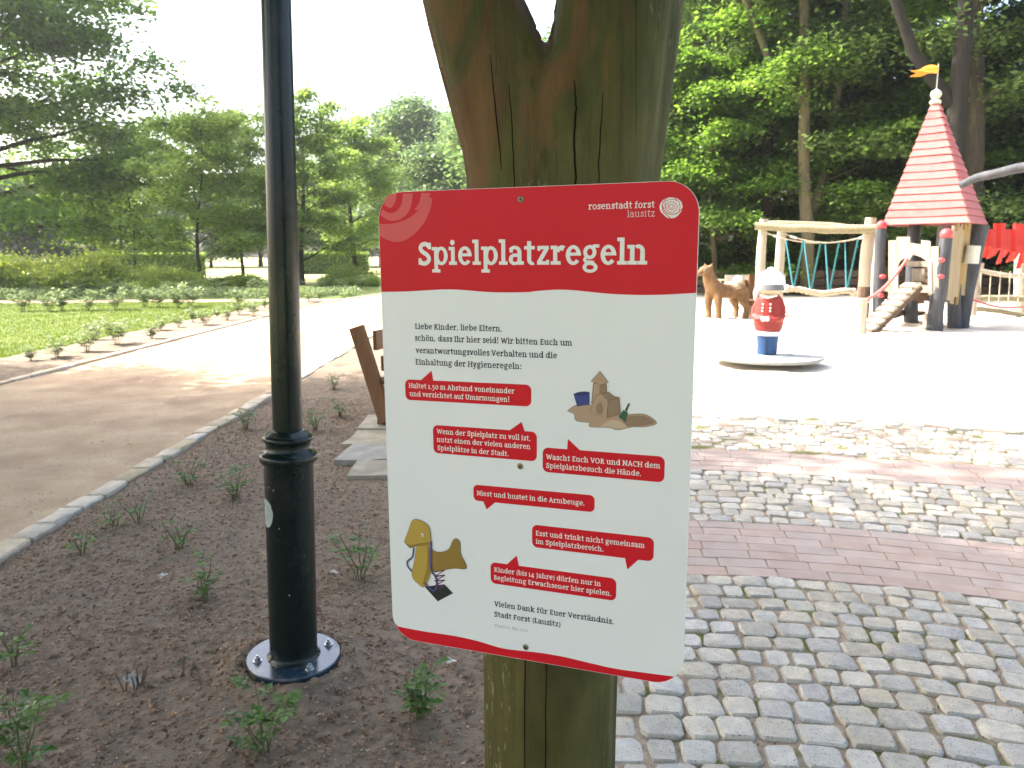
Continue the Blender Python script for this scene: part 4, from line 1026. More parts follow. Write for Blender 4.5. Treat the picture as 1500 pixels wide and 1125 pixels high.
# screws
for (u, v) in ((242.1, -17.8), (239.3, -423.6), (247.5, -727.1)):
    prof = [(5.0, 0), (5.0, .6), (4.4, 1.3), (3.2, 1.6), (.01, 1.6)]
    mb = MB(); n = 20; vs_ = []
    for r_, t in prof:
        for k in range(n): a = 2 * PI * k / n; vs_.append(sp(u + r_ * math.cos(a), v + r_ * math.sin(a), t))
    fs = [(i * n + k, i * n + (k + 1) % n, (i + 1) * n + (k + 1) % n, (i + 1) * n + k) for i in range(len(prof) - 1) for k in range(n)]
    mb.add(vs_, fs); sc_ = mb.build('screw', M_screw, SIGN, smooth=40)
    mb = MB(); vs_ = [sp(u + 2.1 * math.cos(a * PI / 3), v + 2.1 * math.sin(a * PI / 3), t) for t in (1.5, 1.75) for a in range(6)]
    mb.add(vs_, [(6, 7, 8, 9, 10, 11)] + [(k, (k + 1) % 6, 6 + (k + 1) % 6, 6 + k) for k in range(6)]); mb.build('socket', M_socket, sc_)

# ---- street lamp
LX, LY = -.826, 2.62
lamp = thing('street_lamp', 'dark green cast iron lamp post on a bolted round flange in the soil bed', 'lamp post', (LX, LY, 0)); lamp.rotation_euler = (0, .030, 0)
zb = .055
MB().lathe([(.158, -.05), (.160, zb - .012), (.156, zb - .004)], n=48).build('mortar_pad', M_grout, lamp, smooth=40)
MB().lathe([(.168, zb - .006), (.171, zb), (.171, zb + .016), (.168, zb + .020)], n=56).build('flange', M_flange, lamp, smooth=40)
MB().lathe([(.098, zb + .0195), (.093, zb + .026), (.0875, zb + .034), (.0862, zb + .05), (.0856, .45), (.0856, .815), (.087, .822)], n=48).build('lower_column', M_lamp, lamp, smooth=50)
MB().lathe([(.087, .8215), (.098, .826), (.1015, .834), (.1015, .850), (.097, .857), (.086, .862), (.080, .872), (.078, .886), (.080, .898), (.086, .903), (.0885, .910), (.086, .919), (.074, .926), (.060, .936), (.055, .940)], n=48).build('collar', M_lamp, lamp, smooth=50)
MB().lathe([(.0525, .938), (.0515, 1.6), (.047, 2.4), (.044, 3.6), (.052, 3.62), (.052, 3.66), (.03, 3.70)], n=36).build('upper_pole', M_lamp, lamp, smooth=50)
lt = MB().lathe([(.09, 3.70), (.17, 4.02), (.172, 4.03)], n=6).build('lantern', flat('lantern_glass', (.6, .6, .58), .2), lamp)
MB().lathe([(.20, 4.031), (.19, 4.06), (.05, 4.2), (.02, 4.28), (.001, 4.3)], n=6).build('lantern_roof', M_lamp, lamp)
for (bx, by) in ((-.118, -.055), (.085, -.10), (.112, .075), (-.085, .105)):
    o = MB().lathe([(.0165, 0), (.0165, .003), (.0158, .004)], n=18).build('bolt', M_galv, lamp, smooth=30, loc=(bx, by, zb + .0203))
    MB().lathe([(.0115, .004), (.0118, .005), (.0118, .0135), (.0100, .0155)], n=6).build('nut', M_galv, o)
    MB().lathe([(.0062, .0155), (.0062, .021), (.004, .023)], n=10).build('bolt_tip', M_galv, o)
mb = MB(); n = 16; R = .0864; cz = .645; vs_ = []; a_c = math.radians(-90 - 52)
ring = [(0, 0)] + [((.040 + random.uniform(-.002, .002)) * math.cos(2 * PI * k / 26), (.052 + random.uniform(-.002, .002)) * math.sin(2 * PI * k / 26)) for k in range(26)]
fs = [(0, 1 + k, 1 + (k + 1) % 26) for k in range(26)]
# subdivide towards the middle so that the patch follows the column
V = []; F = []
for s_ in (1, .66, .33):
    V += [(x * s_, y * s_) for x, y in ring[1:]]
V.append((0, 0))
for q in range(2):
    for k in range(26): F.append((q * 26 + k, q * 26 + (k + 1) % 26, q * 26 + 26 + (k + 1) % 26, q * 26 + 26 + k))
for k in range(26): F.append((52 + k, 52 + (k + 1) % 26, 78))
mb.add([(R * math.cos(a_c + x / R), R * math.sin(a_c + x / R), cz + y) for x, y in V], F)
mb.build('sticker', M_sticker, lamp, smooth=True)
mb = MB()
for (a, z, r) in ((-128, .745, .0028), (-112, .738, .0035), (-100, .60, .002), (-80, .35, .003)):
    mb = MB(); aa = math.radians(a); mb.ball((.0855 * math.cos(aa), .0855 * math.sin(aa), z), (r, r, r * .5 + .001), 8, 6); mb.build('paint_chip', M_sticker, lamp)

# ---- bench
bd = Vector((.33, .944, 0)); bf = Vector((.944, -.33, 0))          # along the bench, and the way it faces
BO = Vector((-1.16, 6.50, .05))
bench = thing('park_bench', 'brown wooden bench with sloping backrest on flagstones behind the sign', 'bench', BO)
def bp(l, f, z): return bd * l + bf * f + Vector((0, 0, z))
for l in (.12, 1.55):
    MB().plank(bp(l, -.02, 0), bp(l, .52, 0) , .12, .10).build('foot', M_benchf, bench)
    ft = MB().box(bp(l, .02, .15), (.13, .2, .32), Matrix.Rotation(-.33, 3, 'Z'), taper=.9).build('rear_foot', M_benchf, bench)
    MB().plank(bp(l, .42, .0), bp(l, .40, .40), .09, .08, up=bd).build('leg', M_benchf, bench)
    MB().plank(bp(l - .12, .06, .05), bp(l - .12, -.20, .88), .05, .13, up=bf).build('back_leg', M_benchw, bench)
for k, f in enumerate((.08, .2, .32, .44)):
    MB().plank(bp(-.02, f, .43), bp(1.72, f, .43), .1, .035).build('seat_slat', M_benchw, bench)
for z, f in ((.56, .02), (.76, -.05)):
    MB().plank(bp(.04, f, z), bp(1.72, f, z), .035, .13 if z < .6 else .17, up=(0, 0, 1)).build('back_slat', M_benchw, bench)
MB().plank(bp(.12, -.02, .40), bp(.12, .50, .38), .06, .06).build('seat_bearer', M_benchf, bench)

# ---- rose plants
def leaf_geo(mb, p, d, up, L, Wd):
    d = d.normalized(); s = d.cross(up)
    if s.length < 1e-3: s = Vector((1, 0, 0))
    s.normalize(); u = s.cross(d)
    a = p; e = p + d * L - u * L * .12; m1 = p + d * L * .45
    mb.add([a, m1 + s * Wd / 2 + u * Wd * .14, e, m1 - s * Wd / 2 + u * Wd * .14, m1 - u * Wd * .02], [(0, 1, 4), (1, 2, 4), (2, 3, 4), (3, 0, 4)])
def compound_leaf(mb, st, p, d, L, size):
    tip = p + d * L - Vector((0, 0, L * .15)); st.tube([p, (p + tip) / 2 + Vector((0, 0, L * .06)), tip], [.0009, .0008, .0005], 4, False)
    s = d.cross(Vector((0, 0, 1))).normalized() if abs(d.z) < .98 else Vector((1, 0, 0)); up = Vector((random.uniform(-.4, .4), random.uniform(-.4, .4), 1)).normalized()
    leaf_geo(mb, tip, d, up, size * 1.15, size * .8)
    for f in (.45, .85):
        q = p.lerp(tip, f)
        for sg in (-1, 1): leaf_geo(mb, q, (d * .5 + s * sg).normalized(), up, size * random.uniform(.8, 1), size * .66)
def rose_mesh(seed, h, ns, size, density=1.0, spread=.5):
    rs = random.getstate(); random.seed(seed); st = MB(); lf = MB()
    for k in range(ns):
        a = 2 * PI * k / ns + random.uniform(-.5, .5); H = h * random.uniform(.5, 1.05); ln = spread * random.uniform(.3, 1)
        p0 = Vector((.012 * math.cos(a), .012 * math.sin(a), -.02)); pts = [p0]; n = 5
        for q in range(1, n + 1):
            f = q / n; pts.append(Vector((math.cos(a) * ln * H * f + random.uniform(-.006, .006), math.sin(a) * ln * H * f + random.uniform(-.006, .006), H * f * (1 - .1 * f))))
        st.tube(pts, [.0032 * (1 - .13 * q) for q in range(n + 1)], 5, False)
        nl = max(2, int(H / .028 * density))
        for q in range(nl):
            f = random.uniform(.25, 1); i = min(int(f * n), n - 1); p = pts[i].lerp(pts[i + 1], f * n - i)
            b = random.uniform(0, 2 * PI); d = Vector((math.cos(b), math.sin(b), random.uniform(.0, .6))).normalized()
            compound_leaf(lf, st, p, d, size * random.uniform(1.1, 1.8), size * random.uniform(.7, 1.15))
    random.setstate(rs); return st, lf
def rose(name, label, loc, seed, h, ns, size, m, dens=1, group=None, spread=.5, cat='rose bush'):
    t = thing(name, label, cat, loc, 0, group); st, lf = rose_mesh(seed, h, ns, size, dens, spread)
    st.build('stems', M_stem, t, fix=False); lf.build('leaves', m, t, fix=False); return t
near = [((120, 818), .13, 3, .030, 'low rose plant growing beside the kerb stones nearest the photo edge'),
        ((167, 776), .14, 3, .030, 'small rose seedling beside the kerb, second along it'),
        ((203, 771), .15, 3, .028, 'thin rose seedling with few leaves in the bed near the kerb'),
        ((264, 808), .16, 4, .028, 'grey green rose seedling above the white dry leaf'),
        ((276, 714), .17, 5, .030, 'leafy rose plant touching the kerb stones'),
        ((345, 733), .17, 6, .032, 'bushy rose plant between kerb and lamp post'),
        ((300, 884), .17, 4, .028, 'upright rose seedling in a hollow next to the lamp column'),
        ((360, 632), .16, 6, .034, 'spreading rose plant by the kerb behind the lamp post'),
        ((462, 632), .18, 5, .034, 'rose plant just behind the collar of the lamp post'),
        ((489, 571), .17, 5, .034, 'rose plant between the lamp post and the bench, farther one'),
        ((498, 612), .14, 4, .034, 'small rose plant between lamp post and flagstones'),
        ((528, 850), .25, 4, .030, 'tall thin rose plant between the lamp post and the sign edge'),
        ((387, 1106), .16, 5, .034, 'rose plant in front of the lamp flange'),
        ((36, 1128), .22, 4, .036, 'dark rose plant in the near corner of the bed'),
        ((615, 1052), .16, 7, .034, 'bushy rose plant under the lower edge of the sign'),
        ((22, 975), .12, 3, .030, 'sparse rose seedling at the photo edge with long bare twigs')]
for k, ((px, py), h, ns, sz, lab) in enumerate(near):
    p = gnd(px, py, .02); rose('rose_plant', lab, p, 100 + k, h * 1.4, ns + 2, sz * 1.0, M_leafR, .6, 'young rose plants in the soil bed', .55)
# dead stubs
for k, ((px, py), lab) in enumerate((((204, 1008), 'clump of cut dead rose stems around the white leaf'), ((262, 998), 'cut bare rose stubs behind the orange leaf'))):
    p = gnd(px, py, .02); mb = MB()
    for q in range(7 if k == 0 else 4):
        a = random.uniform(0, 6.28); r = random.uniform(0, .05); l = random.uniform(.04, .10)
        b = Vector((r * math.cos(a), r * math.sin(a), -.01)); mb.tube([b, b + Vector((random.uniform(-.03, .03), random.uniform(-.03, .03), l))], [.0035, .0028], 6)
    o = mb.build('rose_stub', M_drystem, None, loc=p); tag(o, lab, 'rose stub')
# dry leaves
def dry_leaf(px, py, L, m, lab, tilt=.2, rz=0, z=.04):
    mb = MB(); out = []
    prof = [(0, .03), (.12, .22), (.2, .12), (.34, .42), (.42, .2), (.58, .46), (.66, .22), (.8, .28), (1, .0)]
    pts = [(u, w) for u, w in prof] + [(u, -w) for u, w in reversed(prof[:-1])]
    V = [((u - .5) * L, w * L * .8, .12 * L * math.sin(u * 5) + .25 * L * w * w) for u, w in pts]; n = len(V); V.append((0, 0, .1 * L))
    mb.add(V, [(i, (i + 1) % n, n) for i in range(n)])
    o = mb.build('fallen_leaf', m, None, fix=False); o.location = gnd(px, py, z); o.rotation_euler = (tilt, tilt * .6, rz); tag(o, lab, 'leaf'); return o
dry_leaf(241, 846, .085, M_dry, 'pale dry leaf lying flat on the soil of the bed', .12, .2, .035)
dry_leaf(196, 996, .09, M_dry, 'white dry leaf standing upright among cut stems', 1.0, .9, .055)
dry_leaf(255, 1045, .03, M_dryO, 'small orange dry leaf on the reddish soil', .3, 1.2, .035)
dry_leaf(490, 838, .045, M_dry, 'small pale dry leaf beside the tall thin rose plant', .2, .3, .035)
dry_leaf(662, 968, .06, M_dry, 'pale dry leaf under the lower edge of the sign', .25, 1.0, .035)
dry_leaf(190, 652, .05, M_dryO, 'brown dry leaf on the gravel path near the kerb', .2, .4, .01)

# ============================================================ PLAYGROUND
def V3(*a): return Vector(a)
def up_(p, z): return Vector((p[0], p[1], z))
# ---- spinner with a carved figure
SPC = V3(3.47, 10.22, 0)
sp_ = thing('spinner_disc', 'round grey metal spinner disc with rubber rim standing in the sand', 'spinner', SPC)
MB().lathe([(.10, -.1), (.10, .09), (.2, .10)], n=20).build('hub', M_visor, sp_, smooth=40)
MB().lathe([(.15, .10), (.66, .125), (.70, .13), (.70, .158), (.4, .166), (.001, .17)], n=64).build('disc_plate', M_disc, sp_, smooth=40)
rim = MB(); pts = [(.715 * math.cos(a * PI / 40), .715 * math.sin(a * PI / 40), .148) for a in range(81)]
rim.tube(pts, .024, 8, False).build('rim', M_rim, sp_, smooth=True)
mb = MB(); mb.tube([(.33 * math.cos(a * PI / 24), .33 * math.sin(a * PI / 24), .172) for a in range(49)], .008, 5, False).build('seam_ring', M_rim, sp_)
fg = thing('carved_figure', 'carved wooden figure in red jacket and blue trousers with white domed cap on the spinner', 'sculpture', SPC + V3(.02, .04, .17), math.radians(-32))
# faces -y (towards the camera) and a little aside
mb = MB(); mb.lathe([(.125, 0), (.130, .02), (.134, .1), (.145, .22), (.15, .27)], n=20, sy=.8)
mb.box((0, -.118, .1), (.012, .03, .2)); tr = mb.build('trousers', M_trouser, fg, smooth=50)
mb = MB(); mb.box((0, -.105, .09), (.02, .02, .18)); mb.build('trouser_groove', M_visor, tr)
MB().lathe([(.158, .262), (.165, .27), (.165, .315), (.158, .32)], n=24, sy=.85).build('white_hem', M_whitep, fg, smooth=40)
mb = MB(); mb.lathe([(.158, .315), (.185, .36), (.200, .45), (.192, .55), (.175, .66), (.160, .76), (.12, .81), (.08, .83)], n=24, sy=.82)
for sx in (-1, 1):
    mb.tube([(sx * .13, 0, .75), (sx * .185, -.02, .62), (sx * .19, -.05, .52), (sx * .12, -.14, .48), (sx * .03, -.165, .50)], [.045, .045, .042, .038, .034], 10)
jk = mb.build('jacket', M_jacket, fg); remesh(jk, .011, 3); jk.parent = fg
mb = MB()
for x in (-.05, .05):
    for z in (.60, .64, .69): mb.ball((x, -.150 + (z - .6) * .08, z), .013, 8, 6)
mb.build('buttons', M_whitep, fg)
mb = MB(); mb.ball((.025, -.185, .50), (.034, .03, .034)); mb.ball((-.025, -.185, .495), (.034, .03, .034)); mb.build('hands', M_whitep, fg)
hd = MB().ball((0, -.01, .90), (.135, .125, .125), 20, 14); hd.ball((0, -.14, .89), (.022, .03, .022)); hd.build('head', M_skin, fg, smooth=True)
mb = MB(); mb.tube([(-.11, -.06, .805), (-.05, -.105, .795), (0, -.12, .785), (.05, -.105, .795), (.11, -.06, .805)], [.012, .022, .026, .022, .012], 10); mb.build('white_collar', M_whitep, fg, smooth=True)
mb = MB(); mb.lathe([(.165, .925), (.185, .95), (.193, 1.0), (.185, 1.06), (.16, 1.12), (.11, 1.17), (.05, 1.195), (.001, 1.20)], n=28, sy=.95); mb.lathe([(.035, 1.185), (.05, 1.20), (.045, 1.222), (.001, 1.23)], n=14)
mb.tube([(-.155, .02, .96), (-.185, .02, .88), (-.19, .03, .80)], [.035, .045, .03], 10); mb.tube([(.155, .02, .96), (.175, .03, .9)], [.03, .02], 10)
cap = mb.build('domed_cap', M_whitep, fg, smooth=50); cap.location = (0, 0, -.05)
mb = MB(); n = 14
for k in range(n):
    a0 = math.radians(-160 + 140 * k / n); a1 = math.radians(-160 + 140 * (k + 1) / n)
    def rp(a, r, z): return (r * math.cos(a), r * .95 * math.sin(a), z)
    mb.add([rp(a0, .197, 1.0), rp(a1, .197, 1.0), rp(a1, .215, .925), rp(a0, .215, .925), rp(a0, .18, .925), rp(a1, .18, .925)], [(0, 1, 2, 3), (3, 2, 5, 4)])
mb.build('visor', M_visor, cap)
mb = MB()
for sx in (-1, 1): mb.ball((sx * .045, -.122, .925), (.012, .008, .01), 8, 6)
mb.build('eyes', M_visor, fg)
hb = MB(); hb.tube([(.16, .05, .56), (.30, .06, .58), (.36, .06, .54), (.34, .06, .49), (.16, .05, .47)], .008, 6).build('grab_handle', M_galv, fg)

# ---- carved riding animal and carved seat
AN = V3(4.98, 17.7, 0)
an = thing('carved_animal', 'carved wooden riding animal with raised head standing on the sand', 'sculpture', AN, math.radians(205))
mb = MB()          # local x = forward
mb.tube([(-.50, 0, .62), (-.35, 0, .66), (0, 0, .64), (.25, 0, .70), (.38, 0, .78)], [.10, .17, .165, .17, .13], 12)
mb.tube([(.28, 0, .70), (.40, 0, .90), (.45, 0, 1.06), (.46, 0, 1.12)], [.17, .13, .105, .10], 12)
mb.ball((.50, 0, 1.14), (.13, .10, .10), 12, 10); mb.tube([(.52, 0, 1.13), (.66, 0, 1.07), (.72, 0, 1.04)], [.085, .068, .055], 10)
for sy in (-1, 1):
    mb.tube([(.28, .09 * sy, .66), (.30, .12 * sy, .40), (.28, .12 * sy, .2), (.27, .12 * sy, -.02)], [.10, .075, .055, .065], 10)
    mb.tube([(-.38, .09 * sy, .62), (-.34, .12 * sy, .42), (-.44, .12 * sy, .24), (-.40, .12 * sy, -.02)], [.12, .09, .055, .065], 10)
    mb.tube([(.46, .07 * sy, 1.2), (.45, .09 * sy, 1.28)], [.035, .015], 8)
mb.tube([(-.5, 0, .64), (-.6, 0, .52), (-.6, 0, .38)], [.05, .035, .02], 8)
b = mb.build('body', M_carve, an); an.scale = (1.15, 1.45, 1.02); remesh(b, .022, 2); b.parent = an
mb = MB(); mb.ball((.57, .075, 1.17), .018, 8, 6); mb.ball((.57, -.075, 1.17), .018, 8, 6); mb.ball((.745, 0, 1.06), (.02, .04, .02), 8, 6); mb.build('eyes_and_nose', M_visor, an)
mb = MB(); mb.tube([(-.15, .17, .70), (-.14, .10, .80), (-.14, -.10, .80), (-.15, -.17, .70)], .06, 10); mb.ball((-.32, 0, .86), (.06, .13, .14), 12, 8); b = mb.build('saddle', M_carveG, an, smooth=True)
mb = MB(); mb.tube([(.12, 0, .78), (.12, 0, .90)], .02, 8); mb.tube([(.12, -.14, .90), (.12, .14, .90)], .018, 8); mb.build('grab_bar', M_carveG, an)
mb = MB(); mb.tube([(.2, .14, .12), (.0, .2, .03), (-.3, .14, .12)], .012, 6); mb.build('stirrup', M_galv, an)
ST = V3(5.95, 18.3, 0)
st_ = thing('carved_throne', 'carved wooden shell seat standing behind the riding animal', 'sculpture', ST, math.radians(-20))
mb = MB()
for k in range(5):
    a = math.radians(-50 + 25 * k); x = .42 * math.sin(a); y = .2 * math.cos(a)
    mb.plank((x * .7, y * .6, .12), (x, y + .12, .95 + .10 * (k % 2) - .04 * abs(k - 2)), .20, .09, up=(math.sin(a), math.cos(a), 0))
b = mb.build('backrest', M_carve, st_)
MB().prism([(-.38, -.38), (.38, -.38), (.42, .1), (.2, .3), (-.2, .3), (-.42, .1)], lambda u, v, t: (u, v, t), .30, .42).build('seat', M_carve, st_)
MB().box((0, -.05, .14), (.5, .5, .34), None, .85).build('stump_base', M_carveG, st_)
for sx in (-1, 1): MB().plank((sx * .42, .2, .38), (sx * .44, -.30, .52), .10, .22).build('armrest', M_carveG, st_)
bk = thing('plank_bench', 'pale plank bench standing at the far edge of the sand', 'bench', V3(7.6, 23.5, 0), .05)
MB().box((0, 0, .44), (1.9, .34, .07)).build('seat', M_board, bk)
MB().plank((-.95, .22, .75), (.95, .22, .75), .05, .2).build('backrest', M_board, bk)
for x in (-.7, .7): MB().box((x, .05, .2), (.12, .3, .42)).build('leg', M_darkwood, bk); MB().plank((x, .2, .3), (x, .24, .85), .07, .05).build('back_leg', M_darkwood, bk)

# ---- rope swing frame
sw = thing('rope_bridge_frame', 'weathered log frame with hanging rope bridge and teal V ropes', 'climbing frame', (0, 0, 0))
def log_at(name, m, a, b, r0, r1, parent, n=12, bend=.03, k=7):
    a = Vector(a); b = Vector(b); sd = (b - a).cross(Vector((0, 1, .2))).normalized(); pts = []; ra = []
    for q in range(k + 1):
        f = q / k; pts.append(a.lerp(b, f) + sd * bend * math.sin(f * PI) * random.uniform(.5, 1.4)); ra.append((r0 + (r1 - r0) * f) * random.uniform(.95, 1.05))
    mb = MB(); mb.tube(pts, ra, n); return mb.build(name, m, parent, smooth=50)
Ya, Yb = 17.2, 18.9
p1 = at(1262, 470, Ya); t1 = at(1276, 319, Ya); 
log_at('post', M_post, up_(p1, -.1), t1, .135, .12, sw)
p2 = at(1112, 470, Ya + .8); t2 = at(1119, 321, Ya + .8); log_at('post', M_post, up_(p2, -.1), t2, .12, .10, sw)
p3 = at(1140, 455, Yb + .5); t3 = at(1146, 333, Yb + .5); log_at('post', M_post, up_(p3, -.1), t3, .12, .11, sw)
p4 = at(1283, 450, Yb); t4 = at(1291, 335, Yb); log_at('post', M_post, up_(p4, -.1), t4, .14, .12, sw)
log_at('beam', M_postG, at(1106, 331, Ya + .7), at(1290, 335, Ya - .2), .085, .10, sw, bend=-.04)
log_at('beam', M_postG, at(1112, 329, Yb + .5), at(1297, 338, Yb - .3), .09, .09, sw, bend=.05)
def catenary(a, b, sag, n=14): return [a.lerp(b, k / n) - Vector((0, 0, sag * 4 * (k / n) * (1 - k / n))) for k in range(n + 1)]
ca = catenary(at(1122, 341, Ya + .6), at(1283, 342, Ya), .22); cb = catenary(at(1148, 342, Yb + .4), at(1283, 340, Yb), .24)
MB().tube(ca, .016, 6).build('hand_rope', M_rope, sw); MB().tube(cb, .016, 6).build('hand_rope', M_rope, sw)
for a, c in ((ca[1], ca[2]), (ca[-3], ca[-2]), (cb[1], cb[2])): MB().tube([a, c], .03, 8).build('rope_sleeve', M_whitep, sw)
lo = [at(x, y, (Ya + Yb) / 2) for x, y in ((1153, 423), (1170, 424), (1188, 428), (1205, 430), (1222, 428), (1240, 426), (1250, 428))]
mb = MB(); pts = smooth_line([tuple(p) for p in lo], 6)
for ph in range(3):
    P = []
    for k, p in enumerate(pts): a = k * .9 + ph * 2.094; P.append((p[0], p[1] + .045 * math.cos(a), p[2] + .035 * math.sin(a)))
    mb.tube(P, .045, 7)
mb.build('braided_foot_rope', M_rope, sw, smooth=True)
for e in (lo[0], lo[-1]): MB().ball(e, (.085, .09, .10), 12, 8).build('rope_knot', M_rope, sw, smooth=True)
tops_f = [(1177, 352), (1202, 356), (1229, 356), (1257, 350)]; tops_b = [(1151, 350), (1178, 354), (1209, 356), (1238, 354)]; bot_ = [(1163, 421), (1188, 425), (1215, 428), (1241, 424)]
for (a, c, b_) in zip(tops_f, tops_b, bot_):
    q = at(b_[0], b_[1], (Ya + Yb) / 2); MB().tube([at(a[0], a[1], Ya + .2), q], .022, 7).build('hanger_rope', M_teal, sw); MB().tube([at(c[0], c[1], Yb), q + Vector((0, .05, 0))], .018, 7).build('hanger_rope', M_teal, sw)
    MB().tube([q, q + Vector((0, 0, -.07))], .03, 8).build('shackle', M_galv, sw)
# ---- play tower
tw = thing('play_tower', 'wooden play tower with steep faded red boarded roof, dark posts and ramp', 'play tower', (8.1, 15.4, 0))
TO = Matrix.Translation(-tw.location)
def tb(mb, name, m, smooth=False, parent=None):
    o = mb.build(name, m, parent or tw, smooth=smooth)
    if parent is None: o.location = -tw.location
    return o
def tl(name, m, a, b, r0, r1, **k):
    o = log_at(name, m, a, b, r0, r1, tw, **k); o.location = -tw.location; return o
# roof: apex and four eave corners
AX = at(1369, 140, 15.45)
nA = Vector((-.685, -.725, 0)).normalized()
vdir = Vector((.49, .87, 0)).normalized(); lft = Vector((-vdir.y, vdir.x, 0))
c_front = at(1420, 322, 14.35); c_left = at(1294, 334, 15.35)
eA = (c_left - c_front); eA.z = 0; sA = eA.length; eA.normalize()
eB = Vector((-eA.y, eA.x, 0)); 
if eB.y < 0: eB = -eB
zE = (c_front.z + c_left.z) / 2
c_front.z = zE; c_left.z = zE
c_right = c_front + eB * sA; c_back = c_left + eB * sA
cen = (c_front + c_back) / 2; apex = at(1371, 140, cen.y)      # the crooked roof leans a little
def roof_board(pa, pb, k, n, name='roof_board'):
    """one overlapping board of the face pa-pb, k-th course of n"""
    f0 = k / n; f1 = (k + .925) / n; j = .012
    nrm = (pb - pa).cross(apex - pa).normalized()
    if nrm.dot(((pa + pb) / 2 - cen)) < 0: nrm = -nrm
    ed = (pb - pa).normalized() * .03
    w = .034
    def P(p, f, o): q = p.lerp(apex, f); return q + nrm * o
    r = lambda: random.uniform(-.006, .006)
    f1 = min(f1, .975)
    A = [P(pa, f0, w) - ed * .6 + Vector((0, 0, r())), P(pb, f0, w) + ed * .6 + Vector((0, 0, r())), P(pb, f1, .016), P(pa, f1, .016)]
    Bk = [P(pa, f0, w - .028) + Vector((0, 0, -.0)), P(pb, f0, w - .028), P(pb, f1, -.01), P(pa, f1, -.01)]
    mid = (A[0] + A[1]) / 2 + Vector((0, 0, random.uniform(-.016, .010)))
    mb = MB(); mb.add(A + Bk + [mid], [(0, 8, 3), (8, 2, 3), (8, 1, 2), (7, 6, 5, 4), (0, 4, 5, 1, 8), (1, 5, 6, 2), (3, 7, 4, 0), (2, 6, 7, 3)])
    return tb(mb, name, M_redp)
faces4 = [(c_left, c_front), (c_front, c_right), (c_right, c_back), (c_back, c_left)]
for (a, b) in faces4:
    for k in range(17): roof_board(a, b, k, 17)
core = MB(); q = [p + (cen - p) * .012 for p in (c_left, c_front, c_right, c_back)]
for p in q: p.z = zE + .05
core.add(q + [apex - Vector((0, 0, .06))], [(0, 1, 4), (1, 2, 4), (2, 3, 4), (3, 0, 4)]); tb(core, 'roof_shadow_core', M_darkwood)  # dark core behind the boards, coloured to give the gaps their shadow lines
tb(MB().lathe([(.09, -.10), (.11, -.06), (.09, -.03), (.05, -.01), (.08, .02), (.105, .08), (.085, .14), (.03, .17), (.009, .19), (.009, .64)], c=apex + Vector((0, 0, -.06)), n=18), 'finial', M_finial, 40)
mb = MB(); fl = smooth_line([(0, .0), (-.10, .05), (-.22, .035), (-.34, -.03), (-.48, -.035), (-.38, -.09), (-.48, -.14), (-.30, -.15), (-.15, -.10), (0, -.12)], 3)
fd = Vector((.90, -.35, 0)).normalized()
mb.prism(fl, lambda u, v, t: apex + Vector((0, 0, .53)) + fd * u + Vector((0, 0, v)) + fd.cross(Vector((0, 0, 1))) * (t + .03 * math.sin(u * 9)), -.012, .012)
tb(mb, 'flag', M_orange)
# posts
P0b, P0t = at(1290, 468, 15.3), at(1291, 335, 15.3)
P1b, P1t = up_(gnd(1369, 487), 0), at(1386, 349, 14.5)
P2b, P2t = up_(gnd(1404, 481), 0), at(1437, 330, 15.3)
P3b, P3t = at(1335, 478, 16.2), at(1340, 330, 16.2)
tl('tower_post', M_postD, up_(P0b, -.1), P0t, .12, .10); tl('tower_post', M_postD, up_(P1b, -.15), P1t, .145, .115)
tl('tower_post', M_postD, up_(P2b, -.15), P2t, .17, .15); tl('tower_post', M_postD, up_(P3b, -.1), P3t, .14, .12)
tl('corner_post', M_postD, at(1398, 480, 15.0), at(1403, 330, 15.1), .12, .10)
tb(MB().ball(P0t + Vector((0, 0, .06)), .10, 16, 10), 'post_ball', M_ballred, True); tb(MB().ball(P1t + Vector((0, 0, .07)), .115, 16, 10), 'post_ball', M_ballred, True)
for (px, py, Y) in ((1293, 405, 15.15), (1378, 405, 14.36), (1379, 381, 14.36), (1290, 433, 15.15)): 
    c = at(px, py, Y); tb(MB().ball(c, (.07, .05, .045), 10, 6), 'red_peg', M_ballred, True)
# floor and beams
fz = at(1340, 421, 15).z
fpts = [up_(P0b.lerp(P1b, .02), fz), up_(P1b.lerp(P0b, .03), fz), up_(P2b, fz), up_(P3b + (P2b - P1b) * .2, fz)]
FA = Vector((P1b.x - P0b.x, P1b.y - P0b.y, 0)).normalized(); FB = Vector((-FA.y, FA.x, 0))
if FB.y < 0: FB = -FB
O0 = Vector((P0b.x, P0b.y, 0)); wA = Vector((P1b.x - P0b.x, P1b.y - P0b.y, 0)).length
for k in range(7):
    d = .05 + k * .19; tb(MB().plank(O0 + FB * d + FA * .0 + Vector((0, 0, fz - .04)), O0 + FB * d + FA * (wA - .02) + Vector((0, 0, fz - .04)), .175, .05), 'floor_board', M_board)
tb(MB().plank(O0 - FB * .06 + Vector((0, 0, fz - .02)), O0 - FB * .06 + FA * wA + Vector((0, 0, fz - .02)), .06, .13), 'floor_beam', M_board)
tb(MB().plank(O0 + FB * .1 + Vector((0, 0, fz - .17)), O0 + FB * .1 + FA * wA + Vector((0, 0, fz - .17)), .1, .16), 'under_beam', M_darkwood)
